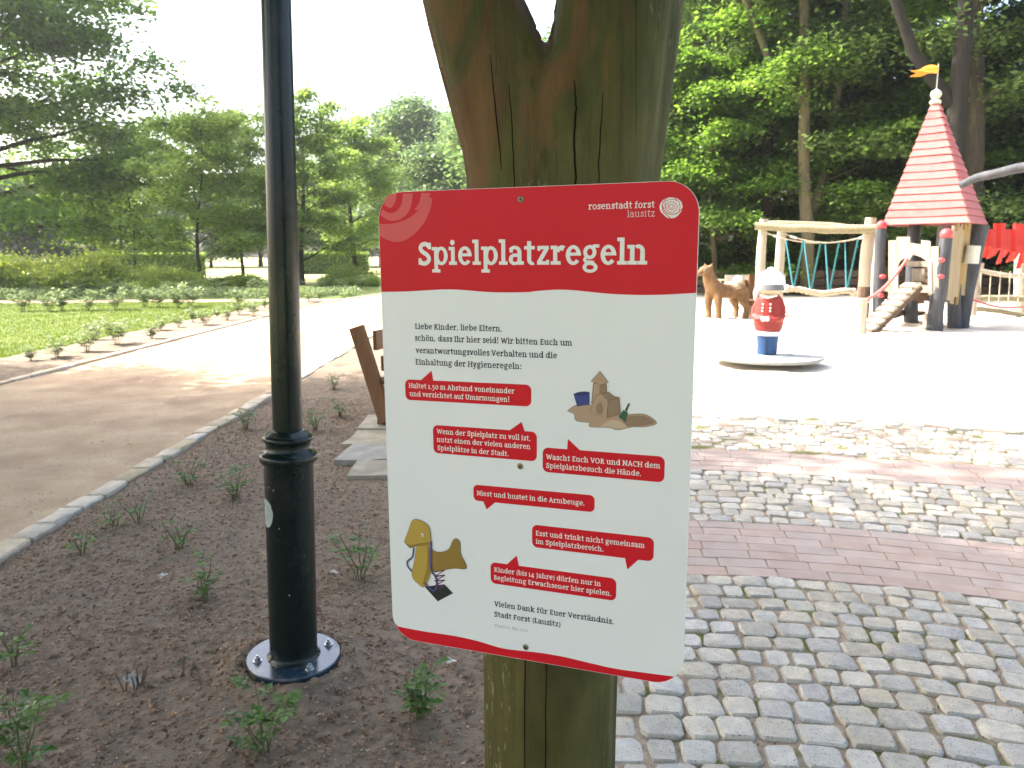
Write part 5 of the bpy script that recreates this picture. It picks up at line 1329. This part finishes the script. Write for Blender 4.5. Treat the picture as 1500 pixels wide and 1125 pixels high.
# front panel of pale boards with battlements and an arched opening (u along the front, v height)
def front_pt(u, z, t=0): return O0 + FA * u - FB * (.10 + t) + Vector((0, 0, z))
def front_px(px, py):
    """(u, z) of a photograph pixel on the plane of the tower front"""
    v = Fv + Rv * ((px - 750) / FPX) - Uv * ((py - 562.5) / FPX); c = Vector((0, 0, CAM_H)); o = front_pt(0, 0)
    k = (o - c).dot(FB) / v.dot(FB); p = c + v * k; return ((p - o).dot(FA), p.z)
bounds = [1302, 1314, 1334, 1350, 1364, 1376]
topy = [(352, 352), (347, 347), (356, 358), (352, 353), (361, 361)]
boty = [(435, 434), (None, None), (None, None), (None, None), (430, 430)]
arch = lambda x: 374 + 12 * ((x - 1339) / 23) ** 2 if abs(x - 1339) < 23 else 435
for k in range(5):
    x0, x1 = bounds[k] + .4, bounds[k + 1] - .4; xs = [x0 + (x1 - x0) * q / 5 for q in range(6)]
    up = [front_px(x, topy[k][0] + (topy[k][1] - topy[k][0]) * q / 5) for q, x in enumerate(xs)]
    lo_ = [front_px(x, (boty[k][0] if boty[k][0] else arch(x)) if not (k in (0,) and x > 1316) else arch(x)) for x in reversed(xs)]
    mb = MB(); mb.prism(up + lo_, lambda u, z, t: front_pt(u, z, t), 0, .035); tb(mb, 'front_board', M_board)
for x0, x1, y0, y1 in ((1311, 1317, 385, 433), (1361, 1366, 382, 432)):
    mb = MB(); mb.prism([front_px(x0, y0), front_px(x1, y0), front_px(x1, y1), front_px(x0, y1)], lambda u, z, t: front_pt(u, z, t + .03), 0, .03); tb(mb, 'arch_side_board', M_board)
for (x0, y0, x1, y1, m_) in ((1317, 383, 1361, 391, M_board), (1326, 394, 1345, 413, M_board), (1312, 417, 1366, 426, M_board)):
    mb = MB(); mb.prism([front_px(x0, y0), front_px(x1, y0), front_px(x1, y1), front_px(x0, y1)], lambda u, z, t: front_pt(u, z, t - .35), 0, .04); tb(mb, 'inner_board', m_)
mb = MB()
for k in range(4):
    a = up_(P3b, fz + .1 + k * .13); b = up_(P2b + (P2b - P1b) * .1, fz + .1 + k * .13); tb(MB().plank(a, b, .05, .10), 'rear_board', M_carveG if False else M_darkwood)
# side panel of ochre boards
def side_pt(u, z, t=0): return Vector((P1b.x, P1b.y, 0)) + FA * (.10 + t) + FB * u + Vector((0, 0, z))
for k in range(5):
    u0 = .10 + k * .19; h1 = (2.02, 2.10, 2.05, 2.14, 2.2)[k]; z0 = (.62, .56, .66, .5, .7)[k]
    mb = MB(); mb.prism([(u0, z0), (u0 + .185, z0 + random.uniform(-.04, .04)), (u0 + .185, h1 - .10), (u0 + .12, h1 - .10), (u0 + .12, h1), (u0, h1)], lambda u, z, t: side_pt(u, z, t), 0, .035); tb(mb, 'side_board', M_boardY)
# ramp
r0_, r1_ = up_(gnd(1268, 489), .05), front_pt(front_px(1341, 420)[0], front_px(1341, 420)[1] + .05, .1)
rd = (r1_ - r0_); rs_ = rd.cross(Vector((0, 0, 1))).normalized()
for k in range(8):
    f0, f1 = k / 8, (k + .93) / 8; a = r0_.lerp(r1_, f0); b = r0_.lerp(r1_, f1); tb(MB().plank(a + Vector((0, 0, .045)), b + Vector((0, 0, .02)), .40, .05), 'ramp_board', M_board)
for sg in (-1, 1): tb(MB().plank(r0_ + rs_ * .16 * sg - Vector((0, 0, .03)), r1_ + rs_ * .16 * sg - Vector((0, 0, .03)), .07, .14), 'ramp_stringer', M_darkwood)
# rope post and red hand rope
rp0, rp1 = up_(gnd(1261, 492), -.1), at(1264, 437, gnd(1261, 492).y); tl('rope_post', M_post, rp0, rp1, .10, .09, bend=.01)
rr_ = catenary(rp1 - Vector((0, .0, .05)), front_pt(front_px(1336, 370)[0], front_px(1336, 370)[1], .05), .16); tb(MB().tube(rr_, .028, 8), 'hand_rope', M_redrope, True)
tb(MB().tube([rr_[-2], rr_[-1]], .05, 10), 'rope_sleeve', M_whitep, True); tb(MB().tube([rp1 + Vector((.1, -.05, -.06)), rp1 + Vector((-.1, -.05, -.1))], .02, 6), 'rope_loop', M_rope)
# things under the tower
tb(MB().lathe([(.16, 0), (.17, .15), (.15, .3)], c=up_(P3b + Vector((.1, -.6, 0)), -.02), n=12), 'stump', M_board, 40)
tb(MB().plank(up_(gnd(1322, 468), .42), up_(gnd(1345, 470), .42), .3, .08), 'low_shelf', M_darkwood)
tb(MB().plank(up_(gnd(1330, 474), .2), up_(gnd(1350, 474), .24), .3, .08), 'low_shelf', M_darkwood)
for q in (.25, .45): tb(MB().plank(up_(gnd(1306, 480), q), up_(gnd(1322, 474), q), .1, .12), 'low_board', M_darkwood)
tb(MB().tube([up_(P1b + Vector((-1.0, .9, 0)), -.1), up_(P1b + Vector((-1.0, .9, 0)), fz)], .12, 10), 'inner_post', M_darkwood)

# ---- red battlemented bridge on the far side of the tower
br = thing('red_bridge', 'bright red battlemented board bridge hanging from the tower to a pale post', 'rope bridge', (9.9, 15.8, 0))
def bb(mb, name, m, smooth=False):
    o = mb.build(name, m, br, smooth=smooth); o.location = -br.location; return o
Bd0, Bd1 = 15.7, 16.6
nb = 20
for k in range(nb):
    x0 = 1416 + k * 7.2; x1 = x0 + 7.0; f = k / nb; Y = Bd0 + (Bd1 - Bd0) * f
    yt = 326 + 3 * f - 0; merlon = (k % 4) in (0, 1); yt = yt + (0 if (k // 2) % 2 == 1 else 9) + random.uniform(-.4, .4)
    ym = 356 + 20 * min(1, f * 1.4) - 6 * max(0, f - .7) + random.uniform(-1, 1)
    a, b_, c, d = at(x0, yt, Y), at(x1, yt, Y), at(x1, ym, Y), at(x0, ym, Y)
    off = Vector((-.03, .05, 0)); mb = MB(); mb.add([a, b_, c, d, a + off, b_ + off, c + off, d + off], [(0, 1, 2, 3), (7, 6, 5, 4), (0, 4, 5, 1), (1, 5, 6, 2), (2, 6, 7, 3), (3, 7, 4, 0)]); bb(mb, 'red_board', M_red2)
    if k > 3: 
        q = at(x0 + 3, ym - 2, Y + .25); q2 = at(x0 - 4, ym + random.uniform(8, 22), Y + .5)
        bb(MB().plank(q, q2, .09, .03, up=(0, 1, 0)), 'far_board', M_red2)
bb(MB().tube(catenary(at(1412, 387, 15.6), at(1560, 390, 16.8), .22), .05, 8), 'side_rope', M_rope, True)
bb(MB().tube(catenary(at(1420, 436, 15.6), at(1530, 440, 16.4), .18), .022, 6), 'red_rope', M_redrope, True)
for k in range(9):
    a = at(1424 + k * 14, 392 + 6 * math.sin(k / 9 * PI), 15.9); b_ = at(1421 + k * 14, 440 + 8 * math.sin(k / 9 * PI), 15.9)
    bb(MB().tube([a, b_], .014, 5), 'net_rope', M_rope)
def bl(name, m, a, b, r0, r1, **k):
    o = log_at(name, m, a, b, r0, r1, br, **k); o.location = -br.location
pb_ = gnd(1497, 466); bl('bridge_post', M_post, up_(pb_, -.1), at(1497, 352, pb_.y), .15, .13)
bl('bridge_post', M_post, at(1424, 462, 16.8), at(1436, 385, 16.8), .085, .08); bl('low_rail', M_postG, at(1420, 438, 17.2), at(1500, 438, 17.2), .07, .07); bl('low_rail', M_postG, at(1416, 452, 17.2), at(1500, 462, 17.4), .06, .06)
bl('bridge_post', M_postD, at(1532, 470, 16.5), at(1535, 330, 16.5), .15, .13)
bl('stump_cap', M_finial, at(1422, 386, 14.9), at(1426, 360, 14.9), .135, .13, bend=0, k=2)
# ---- curved dark pole leaning over the tower from outside
cp = thing('curved_log_arm', 'long curved dark grey log arm reaching past the tower roof', 'log', (0, 0, 0))
pts = [at(1408, 271, 13.9), at(1432, 260, 13.6), at(1460, 254, 13.3), at(1500, 245, 13.0), at(1560, 240, 12.6), at(1640, 262, 12.2), at(1690, 330, 12.0), at(1710, 420, 11.9)]
last = pts[-1].copy(); last.z = -.1; pts.append(last)
mb = MB(); mb.tube(smooth_line([tuple(p) for p in pts], 5), [.065 + .0015 * k for k in range(len(pts) * 5 - 4)], 12); mb.build('log_shaft', M_postD, cp, smooth=True)
# ---- board fence between sand and forest
fe = thing('board_fence', 'low dark brown board fence between the sand area and the forest', 'fence', (0, 0, 0))
x = 5.4
i = 0
while x < 24:
    y0 = 27.2 - .12 * (x - 8); w = 1.9
    if i % 1 == 0: MB().box((x, y0, .45), (.12, .12, 1.1)).build('fence_post', M_darkwood, fe)
    for z in (.22, .50, .78): MB().box((x + w / 2, y0 - .1, z), (w - .03, .03, .24), Matrix.Rotation(-.12, 3, 'Z')).build('fence_board', M_darkwood, fe)
    x += w; i += 1

# ============================================================ TREES
def leaf_quads(P, size, flat_=.5, seed=0, droop=.0):
    """P (n,3) leaf centres -> quads, pointed ovals, mostly level"""
    r = np.random.default_rng(seed); n = len(P)
    a = r.uniform(0, 2 * PI, n); tilt = r.normal(0, flat_, n); roll = r.normal(0, flat_, n)
    d = np.stack([np.cos(a) * np.cos(tilt), np.sin(a) * np.cos(tilt), np.sin(tilt) - droop], 1); d /= np.linalg.norm(d, axis=1)[:, None]
    s = np.stack([-np.sin(a), np.cos(a), np.zeros(n)], 1); u = np.cross(d, s)
    s = s * np.cos(roll)[:, None] + u * np.sin(roll)[:, None]
    L = size * r.uniform(.6, 1.3, n)[:, None]; W = L * .34
    V = np.stack([P - d * L * .5, P + s * W, P + d * L * .5, P - s * W], 1).reshape(-1, 3)
    return V, np.arange(4 * n).reshape(-1, 4)
def make_tree(name, H, base, rad, nb, leaves, size, mleaf, mbark, tr=.25, seed=1, layered=.5, lean=(0, 0), shape=.5, twist=.0, clump=.35, low=.35, rise=.35, branches_vis=5, parent_only=False):
    """trunk with limbs; leaf clumps scattered along the twigs of each limb"""
    rs = random.getstate(); random.seed(seed); r = np.random.default_rng(seed)
    t = bpy.data.objects.new(name, None); COL.objects.link(t)
    mb = MB(); n = 9; T = []
    for k in range(n + 1):
        f = k / n; T.append(Vector((lean[0] * f + .12 * rad * twist * math.sin(f * 5 + seed), lean[1] * f + .10 * rad * twist * math.cos(f * 4 + seed), H * .93 * f - (.25 if k == 0 else 0))))
    R = [tr * (1.25 if k == 0 else 1) * (1 - .85 * (k / n)) for k in range(n + 1)]; mb.tube(T, R, 10, jit=.05)
    ctr = []; 
    for b in range(nb):
        f = base / H + (1 - base / H) * ((b + random.random()) / nb) ** .9; f = min(f, .97)
        i = min(int(f * n), n - 1); p = T[i].lerp(T[i + 1], f * n - i)
        g = (f * H - base) / (H - base); prof = (math.sin(PI * min(1, max(.0, (g * (1 - low) + low)))) ** shape) if g < 1 else .2
        L = rad * prof * random.uniform(.75, 1.12); a = b * 2.4 + random.uniform(-.5, .5); el = rise * (1 - .2 * g) + random.uniform(-.15, .25) + .5 * g * g
        d = Vector((math.cos(a) * math.cos(el), math.sin(a) * math.cos(el), math.sin(el)))
        pts = [p]; m = 5
        for q in range(1, m + 1):
            d2 = (d + Vector((random.uniform(-.16, .16), random.uniform(-.16, .16), random.uniform(-.12, .10) - .06 * q))).normalized(); pts.append(pts[-1] + d2 * L / m)
        mb.tube(pts, [max(.008, tr * .33 * (1 - g * .6) * (1 - q / (m + .3))) for q in range(m + 1)], 5, False)
        for q in range(7):
            ff = random.uniform(.25, 1.0); i2 = min(int(ff * m), m - 1); s0 = pts[i2].lerp(pts[i2 + 1], ff * m - i2)
            aa = a + random.choice((-1, 1)) * random.uniform(.4, 1.2); tl_ = L * random.uniform(.18, .45) * (1.15 - ff * .5)
            e = s0 + Vector((math.cos(aa) * tl_, math.sin(aa) * tl_, random.uniform(-.25, .22) * tl_))
            mb.tube([s0, (s0 + e) / 2 + Vector((0, 0, .05 * tl_)), e], [.018, .012, .006], 4, False)
            for z in range(4):
                c = s0.lerp(e, random.uniform(.2, 1.1)); ctr.append((c.x + random.gauss(0, .1 * tl_), c.y + random.gauss(0, .1 * tl_), c.z))
    tro = mb.build('trunk', mbark, t, smooth=True, fix=False)
    C_ = np.array(ctr); nc = len(C_); w = r.uniform(.3, 1.6, nc); w /= w.sum()
    idx = r.choice(nc, leaves, p=w); cs = clump * r.uniform(.6, 1.5, nc)[idx]
    off = np.clip(r.normal(0, 1, (leaves, 3)), -1.9, 1.9); off *= cs[:, None]; off[:, 2] *= (1 - layered)
    P = C_[idx] + off; P[:, 2] -= .12 * (off[:, 0] ** 2 + off[:, 1] ** 2) / np.maximum(clump, .1)
    P = P[P[:, 2] > .15]
    V, F = leaf_quads(P, size, .45, seed); raw('crown', V, F, mleaf, t)
    random.setstate(rs); return t
def place(proto, first, loc, rz, sc, label, group=None, cat='tree'):
    if first: o = proto; o.location = loc; o.rotation_euler = (0, 0, rz); o.scale = (sc,) * 3 if not hasattr(sc, '__len__') else sc
    else: o = dup(proto, loc, rz, 1); o.scale = (sc,) * 3 if not hasattr(sc, '__len__') else sc
    tag(o, label, cat, group); return o
def shrub(name, rad, H, leaves, size, m, seed, mb_=None, holes=.5):
    r = np.random.default_rng(seed); t = bpy.data.objects.new(name, None); COL.objects.link(t); rs = random.getstate(); random.seed(seed)
    mb = MB(); ctr = []
    for k in range(16):
        a = random.uniform(0, 6.28); q = random.uniform(.15, 1) * rad * .8; e = Vector((q * math.cos(a), q * math.sin(a), H * random.uniform(.5, 1.0) * (1 - .35 * q / rad)))
        s0 = Vector((.1 * rad * math.cos(a), .1 * rad * math.sin(a), -.1)); mb.tube([s0, s0.lerp(e, .5) + Vector((0, 0, .12 * H)), e], [.02, .013, .006], 4, False)
        for z in range(7): ctr.append(tuple(s0.lerp(e, random.uniform(.35, 1.05)) + Vector((random.gauss(0, .1 * rad), random.gauss(0, .1 * rad), 0))))
    mb.build('stems', M_drystem, t, fix=False); C_ = np.array(ctr); i = r.integers(0, len(C_), leaves)
    P = C_[i] + r.normal(0, 1, (leaves, 3)) * np.array([rad * .16, rad * .16, H * .10]); P = P[P[:, 2] > .03]
    V, F = leaf_quads(P, size, .7, seed); raw('leaves', V, F, m, t); random.setstate(rs); return t

# ---- forest behind the playground (trunks from the photograph)
FA_ = make_tree('forest_tree', 19, 2.2, 4.6, 34, 52000, .17, M_leafB, M_bark, .26, 11, .62, shape=.35, twist=.3, clump=.42, low=.45)
FB_ = make_tree('forest_tree', 18, 4.0, 4.2, 30, 46000, .17, M_leafA, M_barkL, .22, 12, .62, lean=(.8, 0), shape=.4, twist=.8, clump=.42, low=.4)
FC_ = make_tree('forest_tree', 21, 6.5, 4.5, 26, 22000, .18, M_leafB, M_bark, .34, 13, .55, lean=(-.6, .4), shape=.5, twist=.5, clump=.4, low=.35)
FD_ = make_tree('forest_tree', 9, .8, 3.4, 26, 42000, .15, M_leafA, M_barkL, .12, 14, .68, shape=.4, twist=.6, clump=.36, low=.55, rise=.2)
protos = {'A': FA_, 'B': FB_, 'C': FC_, 'D': FD_}; used = set()
FT = [ # px of trunk, depth, kind, scale, label
 (1182, 27.5, 'B', 1.0, 'tall pale forked trunk tree behind the rope bridge frame'),
 (1120, 29.5, 'A', 1.0, 'leafy tree with dark trunk behind the carved riding animal'),
 (1086, 31.0, 'C', 1.0, 'dark straight forest trunk between the sign and the rope bridge frame'),
 (1045, 28.5, 'D', 1.0, 'low spreading understorey tree beside the upper corner of the sign'),
 (1235, 29.0, 'D', 1.05, 'low spreading understorey tree behind the rope bridge, before the tall trunks'),
 (1285, 30.5, 'A', 1.05, 'dense tree directly behind the flag of the play tower'),
 (1330, 33.0, 'B', 1.1, 'pale trunk tree deep behind the play tower roof'),
 (1404, 24.5, 'C', .95, 'thick dark trunk tree standing just behind the tower roof'),
 (1425, 29.5, 'D', 1.1, 'bright understorey tree behind the red bridge'),
 (1480, 28.0, 'A', 1.0, 'leafy tree at the photo edge behind the red bridge'),
 (1010, 34.0, 'A', 1.05, 'tree behind the forked log post, forest edge'),
 (960, 30.5, 'D', 1.1, 'young tree hidden by the sign, at the forest edge'),
 (1540, 26.5, 'A', 1.0, 'tree beyond the bridge outside the photo edge'),
 (1620, 25.0, 'D', 1.1, 'understorey tree beyond the bridge outside the photo edge'),
 (1150, 36.0, 'C', 1.1, 'tall tree in the second forest row above the rope bridge'),
 (1240, 38.0, 'A', 1.15, 'tall tree in the second forest row left of the tower flag'),
 (1060, 40.0, 'B', 1.2, 'pale tree in the second forest row beside the log post'),
 (1000, 44.0, 'A', 1.2, 'tree in the third forest row beside the log post'),
 (1110, 46.0, 'A', 1.25, 'tree in the third forest row behind the low spreading tree'),
 (1200, 47.0, 'C', 1.25, 'tree in the third forest row above the rope bridge frame'),
 (1310, 46.0, 'A', .95, 'tree in the third forest row behind the tower roof'),
 (1530, 42.0, 'A', .85, 'tree in the third forest row at the photo edge'),
 (930, 47.0, 'A', 1.2, 'forest tree hidden behind the forked log')]
for k, (px, Y, kd, sc, lab) in enumerate(FT):
    p = at(px, 400, Y); sc2 = (sc * random.uniform(.95, 1.08), sc * random.uniform(.95, 1.08), sc)
    place(protos[kd], kd not in used, (p.x, p.y, .1 if Y > 33 else -.05), k * 1.7 if kd != 'B' else k * .4, sc2, lab, 'trees of the forest behind the playground'); used.add(kd)
# extra trunk leaning out of the pale tree
def bare(px0, py0, px1, py1, Y, r, m, lab, Y2=None):
    a = at(px0, py0, Y); a.z = -.2; b = at(px1, py1, Y2 or Y); mb = MB(); q = [a.lerp(b, f / 6) + Vector((random.uniform(-.1, .1), 0, 0)) * (0 < f < 6) for f in range(7)]
    t = thing('forest_tree', lab, 'tree', (0, 0, 0), 0, 'trees of the forest behind the playground'); mb.tube(q, [r * (1 - .08 * f) for f in range(7)], 10); mb.build('trunk', m, t, smooth=True)
    br_ = MB(); a = q[3]; br_.tube([a, a + Vector((-1.2, .3, 1.6)), a + Vector((-2.4, .3, 4.2)), a + Vector((-2.9, .5, 7))], [r * .6, r * .5, r * .35, r * .15], 8); br_.build('limb', m, t, smooth=True); return t
bare(1183, 430, 1176, -160, 26.6, .24, M_barkL, 'pale bare forked trunk rising over the rope bridge frame')
M_barkD = mat('dark_bark', (.012, .011, .008), (.03, .027, .02), scale=4, rough=.95, bump=.9, bscale=12, bdist=.04, stretch=(4, 4, .7))
bare(1378, 430, 1432, -160, 22.8, .34, M_barkD, 'very thick dark leaning trunk behind the tower roof')
# undergrowth at the forest edge
SH = shrub('forest_shrub', 2.0, 2.4, 14000, .13, M_leafB, 21); SH2 = shrub('forest_shrub', 1.6, 1.5, 9000, .11, M_leafA, 22)
for k in range(22):
    x = 3.0 + k * 1.35; y = 30.6 + 1.6 * random.random() - .12 * max(0, x - 8)
    pr = SH if k % 2 == 0 else SH2; sc = random.uniform(.7, 1.25)
    place(pr, k < 2, (x, y, -.1), random.uniform(0, 6), sc, ORD[k] + ' shrub along the forest edge, counted from the sign', 'shrubs at the forest edge', 'shrub')
bank = shrub('far_undergrowth', 1, 1, 10, .1, M_leafB, 5); 
for c in list(bank.children): bpy.data.objects.remove(c)
bpy.data.objects.remove(bank)
P = np.stack([RNG.uniform(0, 60, 90000), RNG.uniform(50, 62, 90000), RNG.uniform(0, 1, 90000) ** .8 * 10], 1)
k = vnoise(P[:, 0] * 1.0 + P[:, 1], P[:, 2], .5, 60) + .35 * vnoise(P[:, 0], P[:, 2] + P[:, 1], 1.6, 61) > .45
P = P[k]; V, F = leaf_quads(P, .42, .6, 9); o = raw('far_forest_foliage', V, F, M_leafB); struct(o, 'stuff', 'dark mass of forest leaves deep behind the playground trees')

# ---- far side of the path
big = make_tree('spreading_tree', 17, 2.6, 8.8, 64, 120000, .25, M_leafA, M_bark, .42, 31, .52, shape=.22, twist=.35, clump=.6, low=.5, rise=.22)
p = at(2, 400, 43); place(big, True, (p.x - .8, p.y, -.1), .7, 1.27, 'big spreading tree with dark trunk at the photo edge beyond the lawn')
YT = make_tree('young_tree', 9.6, 1.5, 4.0, 26, 22000, .22, M_leafC, M_bark, .11, 41, .6, shape=.35, twist=.6, clump=.36, low=.35, rise=.5)
YT2 = make_tree('young_tree', 11.0, 1.6, 4.4, 28, 28000, .22, M_leafE, M_bark, .20, 42, .55, shape=.35, twist=.4, clump=.38, low=.35, rise=.5)
p = at(300, 400, 37); place(YT, True, (p.x, p.y, -.1), 0, .86, 'light green young tree with thin leaning trunk beside the lamp post')
p = at(350, 400, 43); place(YT, False, (p.x, p.y, -.1), 2.2, .92, 'light green young tree half hidden by the lamp post')
p = at(446, 400, 41); place(YT2, True, (p.x, p.y, -.1), 0, .86, 'mid green tree with straight trunk between lamp post and sign')
p = at(520, 400, 50); place(YT2, False, (p.x, p.y, -.1), 2, .9, 'mid green tree standing against the sign edge')
p = at(196, 400, 52); place(YT, False, (p.x, p.y, -.1), 4, 1.0, 'pale yellow green tree with light trunk under the spreading tree')
FR = make_tree('far_tree', 17, 2, 6.2, 30, 26000, .42, M_leafD, M_bark, .35, 51, .4, shape=.4, twist=.3, clump=.85, low=.35)
FR2 = make_tree('far_tree', 16, 1.5, 7.0, 30, 26000, .42, M_leafDark, M_bark, .35, 52, .45, shape=.4, twist=.3, clump=.9, low=.5)
fr = [(600, 78, .98, 'a'), (655, 88, 1.0, 'a'), (700, 70, .8, 'a'), (560, 92, .85, 'a'), (500, 95, .8, 'a'), (440, 90, .75, 'a'), (380, 98, .75, 'b'), (250, 100, .62, 'a'), (180, 85, .6, 'b'), (110, 80, .62, 'b'), (40, 76, .62, 'b'), (-30, 80, .7, 'b'),
      (310, 92, .55, 'b'), (745, 64, .95, 'a'), (800, 60, 1, 'a'), (-110, 70, .7, 'b'), (640, 66, .62, 'a'), (860, 56, 1.0, 'a'), (920, 60, 1.1, 'a')]
u1 = u2 = True
names = ['tall blue green tree far beyond the path, tallest seen over the sign', 'tall far tree touching the forked log outline', 'lower far tree beside the forked log', 'far tree peeping between lamp tree and sign', 'far tree above the lone straight trunk', 'far tree close beside the lamp post', 'dark far tree behind the lamp post', 'low pale far tree over the trimmed hedge', 'dark far tree behind the trimmed hedge', 'dark far conifer under the spreading tree', 'dark far conifer near the big dark trunk', 'dark far tree at the photo edge',
         'low dark far tree between hedge and young tree', 'far tree hidden behind the log post', 'far tree hidden behind the sign', 'dark far tree outside the photo edge', 'low light far tree just above the sign corner', 'far tree hidden behind the fork', 'far tree hidden behind the fork, forest side']
for k, ((px, Y, sc, kd), lab) in enumerate(zip(fr, names)):
    p = at(px, 380, Y); pr = FR if kd == 'a' else FR2; f = u1 if kd == 'a' else u2
    place(pr, f, (p.x, p.y, 0), k * 1.3, (sc * 1.05, sc * 1.05, sc), lab, 'far park trees')
    if kd == 'a': u1 = False
    else: u2 = False
# trimmed hedges
def hedge(name, x0, x1, Y, h, lab, dens=9000):
    a = at(x0, 380, Y); b = at(x1, 380, Y); t = thing(name, lab, 'hedge', (0, 0, 0)); L = b.x - a.x
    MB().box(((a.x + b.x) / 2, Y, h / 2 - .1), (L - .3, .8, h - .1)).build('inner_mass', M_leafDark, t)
    P = np.stack([RNG.uniform(a.x, b.x, dens), Y - .5 + RNG.uniform(0, 1, dens) ** 2, h * RNG.uniform(0, 1, dens) ** .6 + RNG.normal(0, .03, dens)], 1)
    V, F = leaf_quads(P, .16, .8, 3); raw('hedge_leaves', V, F, M_leafE, t)
hedge('trimmed_hedge', 128, 300, 62, 1.75, 'long trimmed green hedge far behind the shrubs under the spreading tree', 14000)
hedge('trimmed_hedge', 395, 540, 64, 1.75, 'trimmed green hedge far behind the straight trunk, beside the sign', 12000)
# shrub belt behind the lawn
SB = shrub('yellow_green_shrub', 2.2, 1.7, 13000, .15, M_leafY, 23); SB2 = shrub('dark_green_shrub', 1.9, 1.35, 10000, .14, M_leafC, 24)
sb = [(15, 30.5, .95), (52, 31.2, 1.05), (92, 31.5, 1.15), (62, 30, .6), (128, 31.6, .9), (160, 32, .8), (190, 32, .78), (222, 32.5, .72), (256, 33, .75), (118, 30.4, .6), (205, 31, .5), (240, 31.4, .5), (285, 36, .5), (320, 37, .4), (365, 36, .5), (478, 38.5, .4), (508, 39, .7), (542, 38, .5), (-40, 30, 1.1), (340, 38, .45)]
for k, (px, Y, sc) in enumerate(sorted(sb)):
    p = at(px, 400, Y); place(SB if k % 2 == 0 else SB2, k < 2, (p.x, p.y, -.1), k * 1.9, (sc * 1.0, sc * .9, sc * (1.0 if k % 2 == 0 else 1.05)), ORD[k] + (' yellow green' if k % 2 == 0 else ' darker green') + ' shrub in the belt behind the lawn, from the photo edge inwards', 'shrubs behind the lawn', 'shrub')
# low grey green planting strip before the shrubs
n = 60000; x = RNG.uniform(-34, -4, n); y = 27.6 + RNG.uniform(0, 1, n) * 3.2 + .0 * x
kp = vnoise(x, y, 1.1, 70) > .38; x, y = x[kp], y[kp]; n = len(x)
P = np.stack([x, y, RNG.uniform(0, 1, n) * .32 * (.4 + vnoise(x, y, 1.1, 70))], 1); V, F = leaf_quads(P[P[:, 0] < -6.6 + pathbend(P[:, 1])], .085, .9, 4); o = raw('lavender_strip', V, F, M_leafRd); struct(o, 'stuff', 'grey green low planting along the cross path')

# ---- rose bushes along the path and the cross path
RB = []
for k in range(5):
    st, lf = rose_mesh(300 + k, .45, 8, .05, 1.15, .7); t = bpy.data.objects.new('rose_bush', None); COL.objects.link(t)
    st.build('stems', M_stem, t, fix=False); lf.build('leaves', M_leafRd, t, fix=False); RB.append(t)
cnt = 0
def place_rose(x, y, sc, lab, grp):
    global cnt
    o = place(RB[cnt % 5], cnt < 5, (x, y, .01), random.uniform(0, 6), sc, lab, grp, 'rose bush'); cnt += 1
rowA = [gnd(px, py) for px, py in ((46, 530), (84, 526), (128, 516), (140, 500), (172, 506), (222, 498), (236, 486), (262, 480), (283, 474), (300, 478), (318, 466), (333, 470), (350, 462), (372, 456), (372, 464), (388, 452), (452, 442), (468, 438))]
for k, p in enumerate(rowA): place_rose(p.x, p.y, random.uniform(.65, 1.2) if p.y < 13 else random.uniform(.7, 1.3), ORD[k] + ' rose bush of the row between lawn and path kerb, nearest first', 'rose bushes along the lawn edge')
rowB = [gnd(px, py) for px, py in ((34, 457), (72, 457), (90, 455), (130, 456), (170, 455), (212, 451), (232, 451), (262, 452), (-30, 457), (280, 450), (350, 449), (-90, 458))]
for k, p in enumerate(rowB): place_rose(p.x, p.y, random.uniform(1.3, 1.75), ORD[k] + ' rose bush of the row along the cross path beyond the lawn', 'rose bushes along the cross path')
rowC = [gnd(px, py) for px, py in ((10, 437), (60, 436), (110, 436), (165, 435), (190, 436), (245, 434), (290, 434), (320, 434), (375, 434), (430, 432), (470, 428), (500, 426), (530, 424))]
for k, p in enumerate(rowC): place_rose(p.x, p.y, random.uniform(1.3, 1.8), ORD[k] + ' tall rose bush of the farther row in front of the shrubs', 'tall rose bushes before the shrubs')

# ---- trees outside the frame whose crowns shade path, bed and paving
TS = make_tree('shade_tree', 15, 6.3, 6.5, 36, 90000, .22, M_leafA, M_bark, .34, 61, .5, shape=.3, twist=.2, clump=.6, low=.45, rise=.25)
for k, (x, y, rz, sc, lab) in enumerate(((-9.5, 3.7, 0, 1.0, 'tall shade tree beside the gravel path, outside the photo'), (-4.6, -3.4, 2, 1.0, 'tall shade tree behind the viewer beside the bed'), (-14.0, 7.4, 4, .86, 'shade tree on the lawn outside the photo edge'), (2.8, -5.6, 1, 1.0, 'tall shade tree at the paving behind the viewer'))):
    place(TS, k == 0, (x, y, -.1), rz, sc, lab, 'shade trees around the viewer')

# ============================================================ AIR
hz = MB().box((0, 90, 14.5), (420, 330, 34)).build('haze', flat('haze_shell', (1, 1, 1)), None)
hm = bpy.data.materials.new('park_air'); hm.use_nodes = True; nt = hm.node_tree; nt.nodes.clear()
out_ = nt.nodes.new('ShaderNodeOutputMaterial'); pv = nt.nodes.new('ShaderNodeVolumePrincipled')
pv.inputs['Color'].default_value = (.97, .98, 1, 1); pv.inputs['Density'].default_value = .0006; pv.inputs['Anisotropy'].default_value = .6
nt.links.new(pv.outputs[0], out_.inputs['Volume'])
hz.data.materials.clear(); hz.data.materials.append(hm); hz['kind'] = 'stuff'; hz['label'] = 'thin bright summer air over the park'
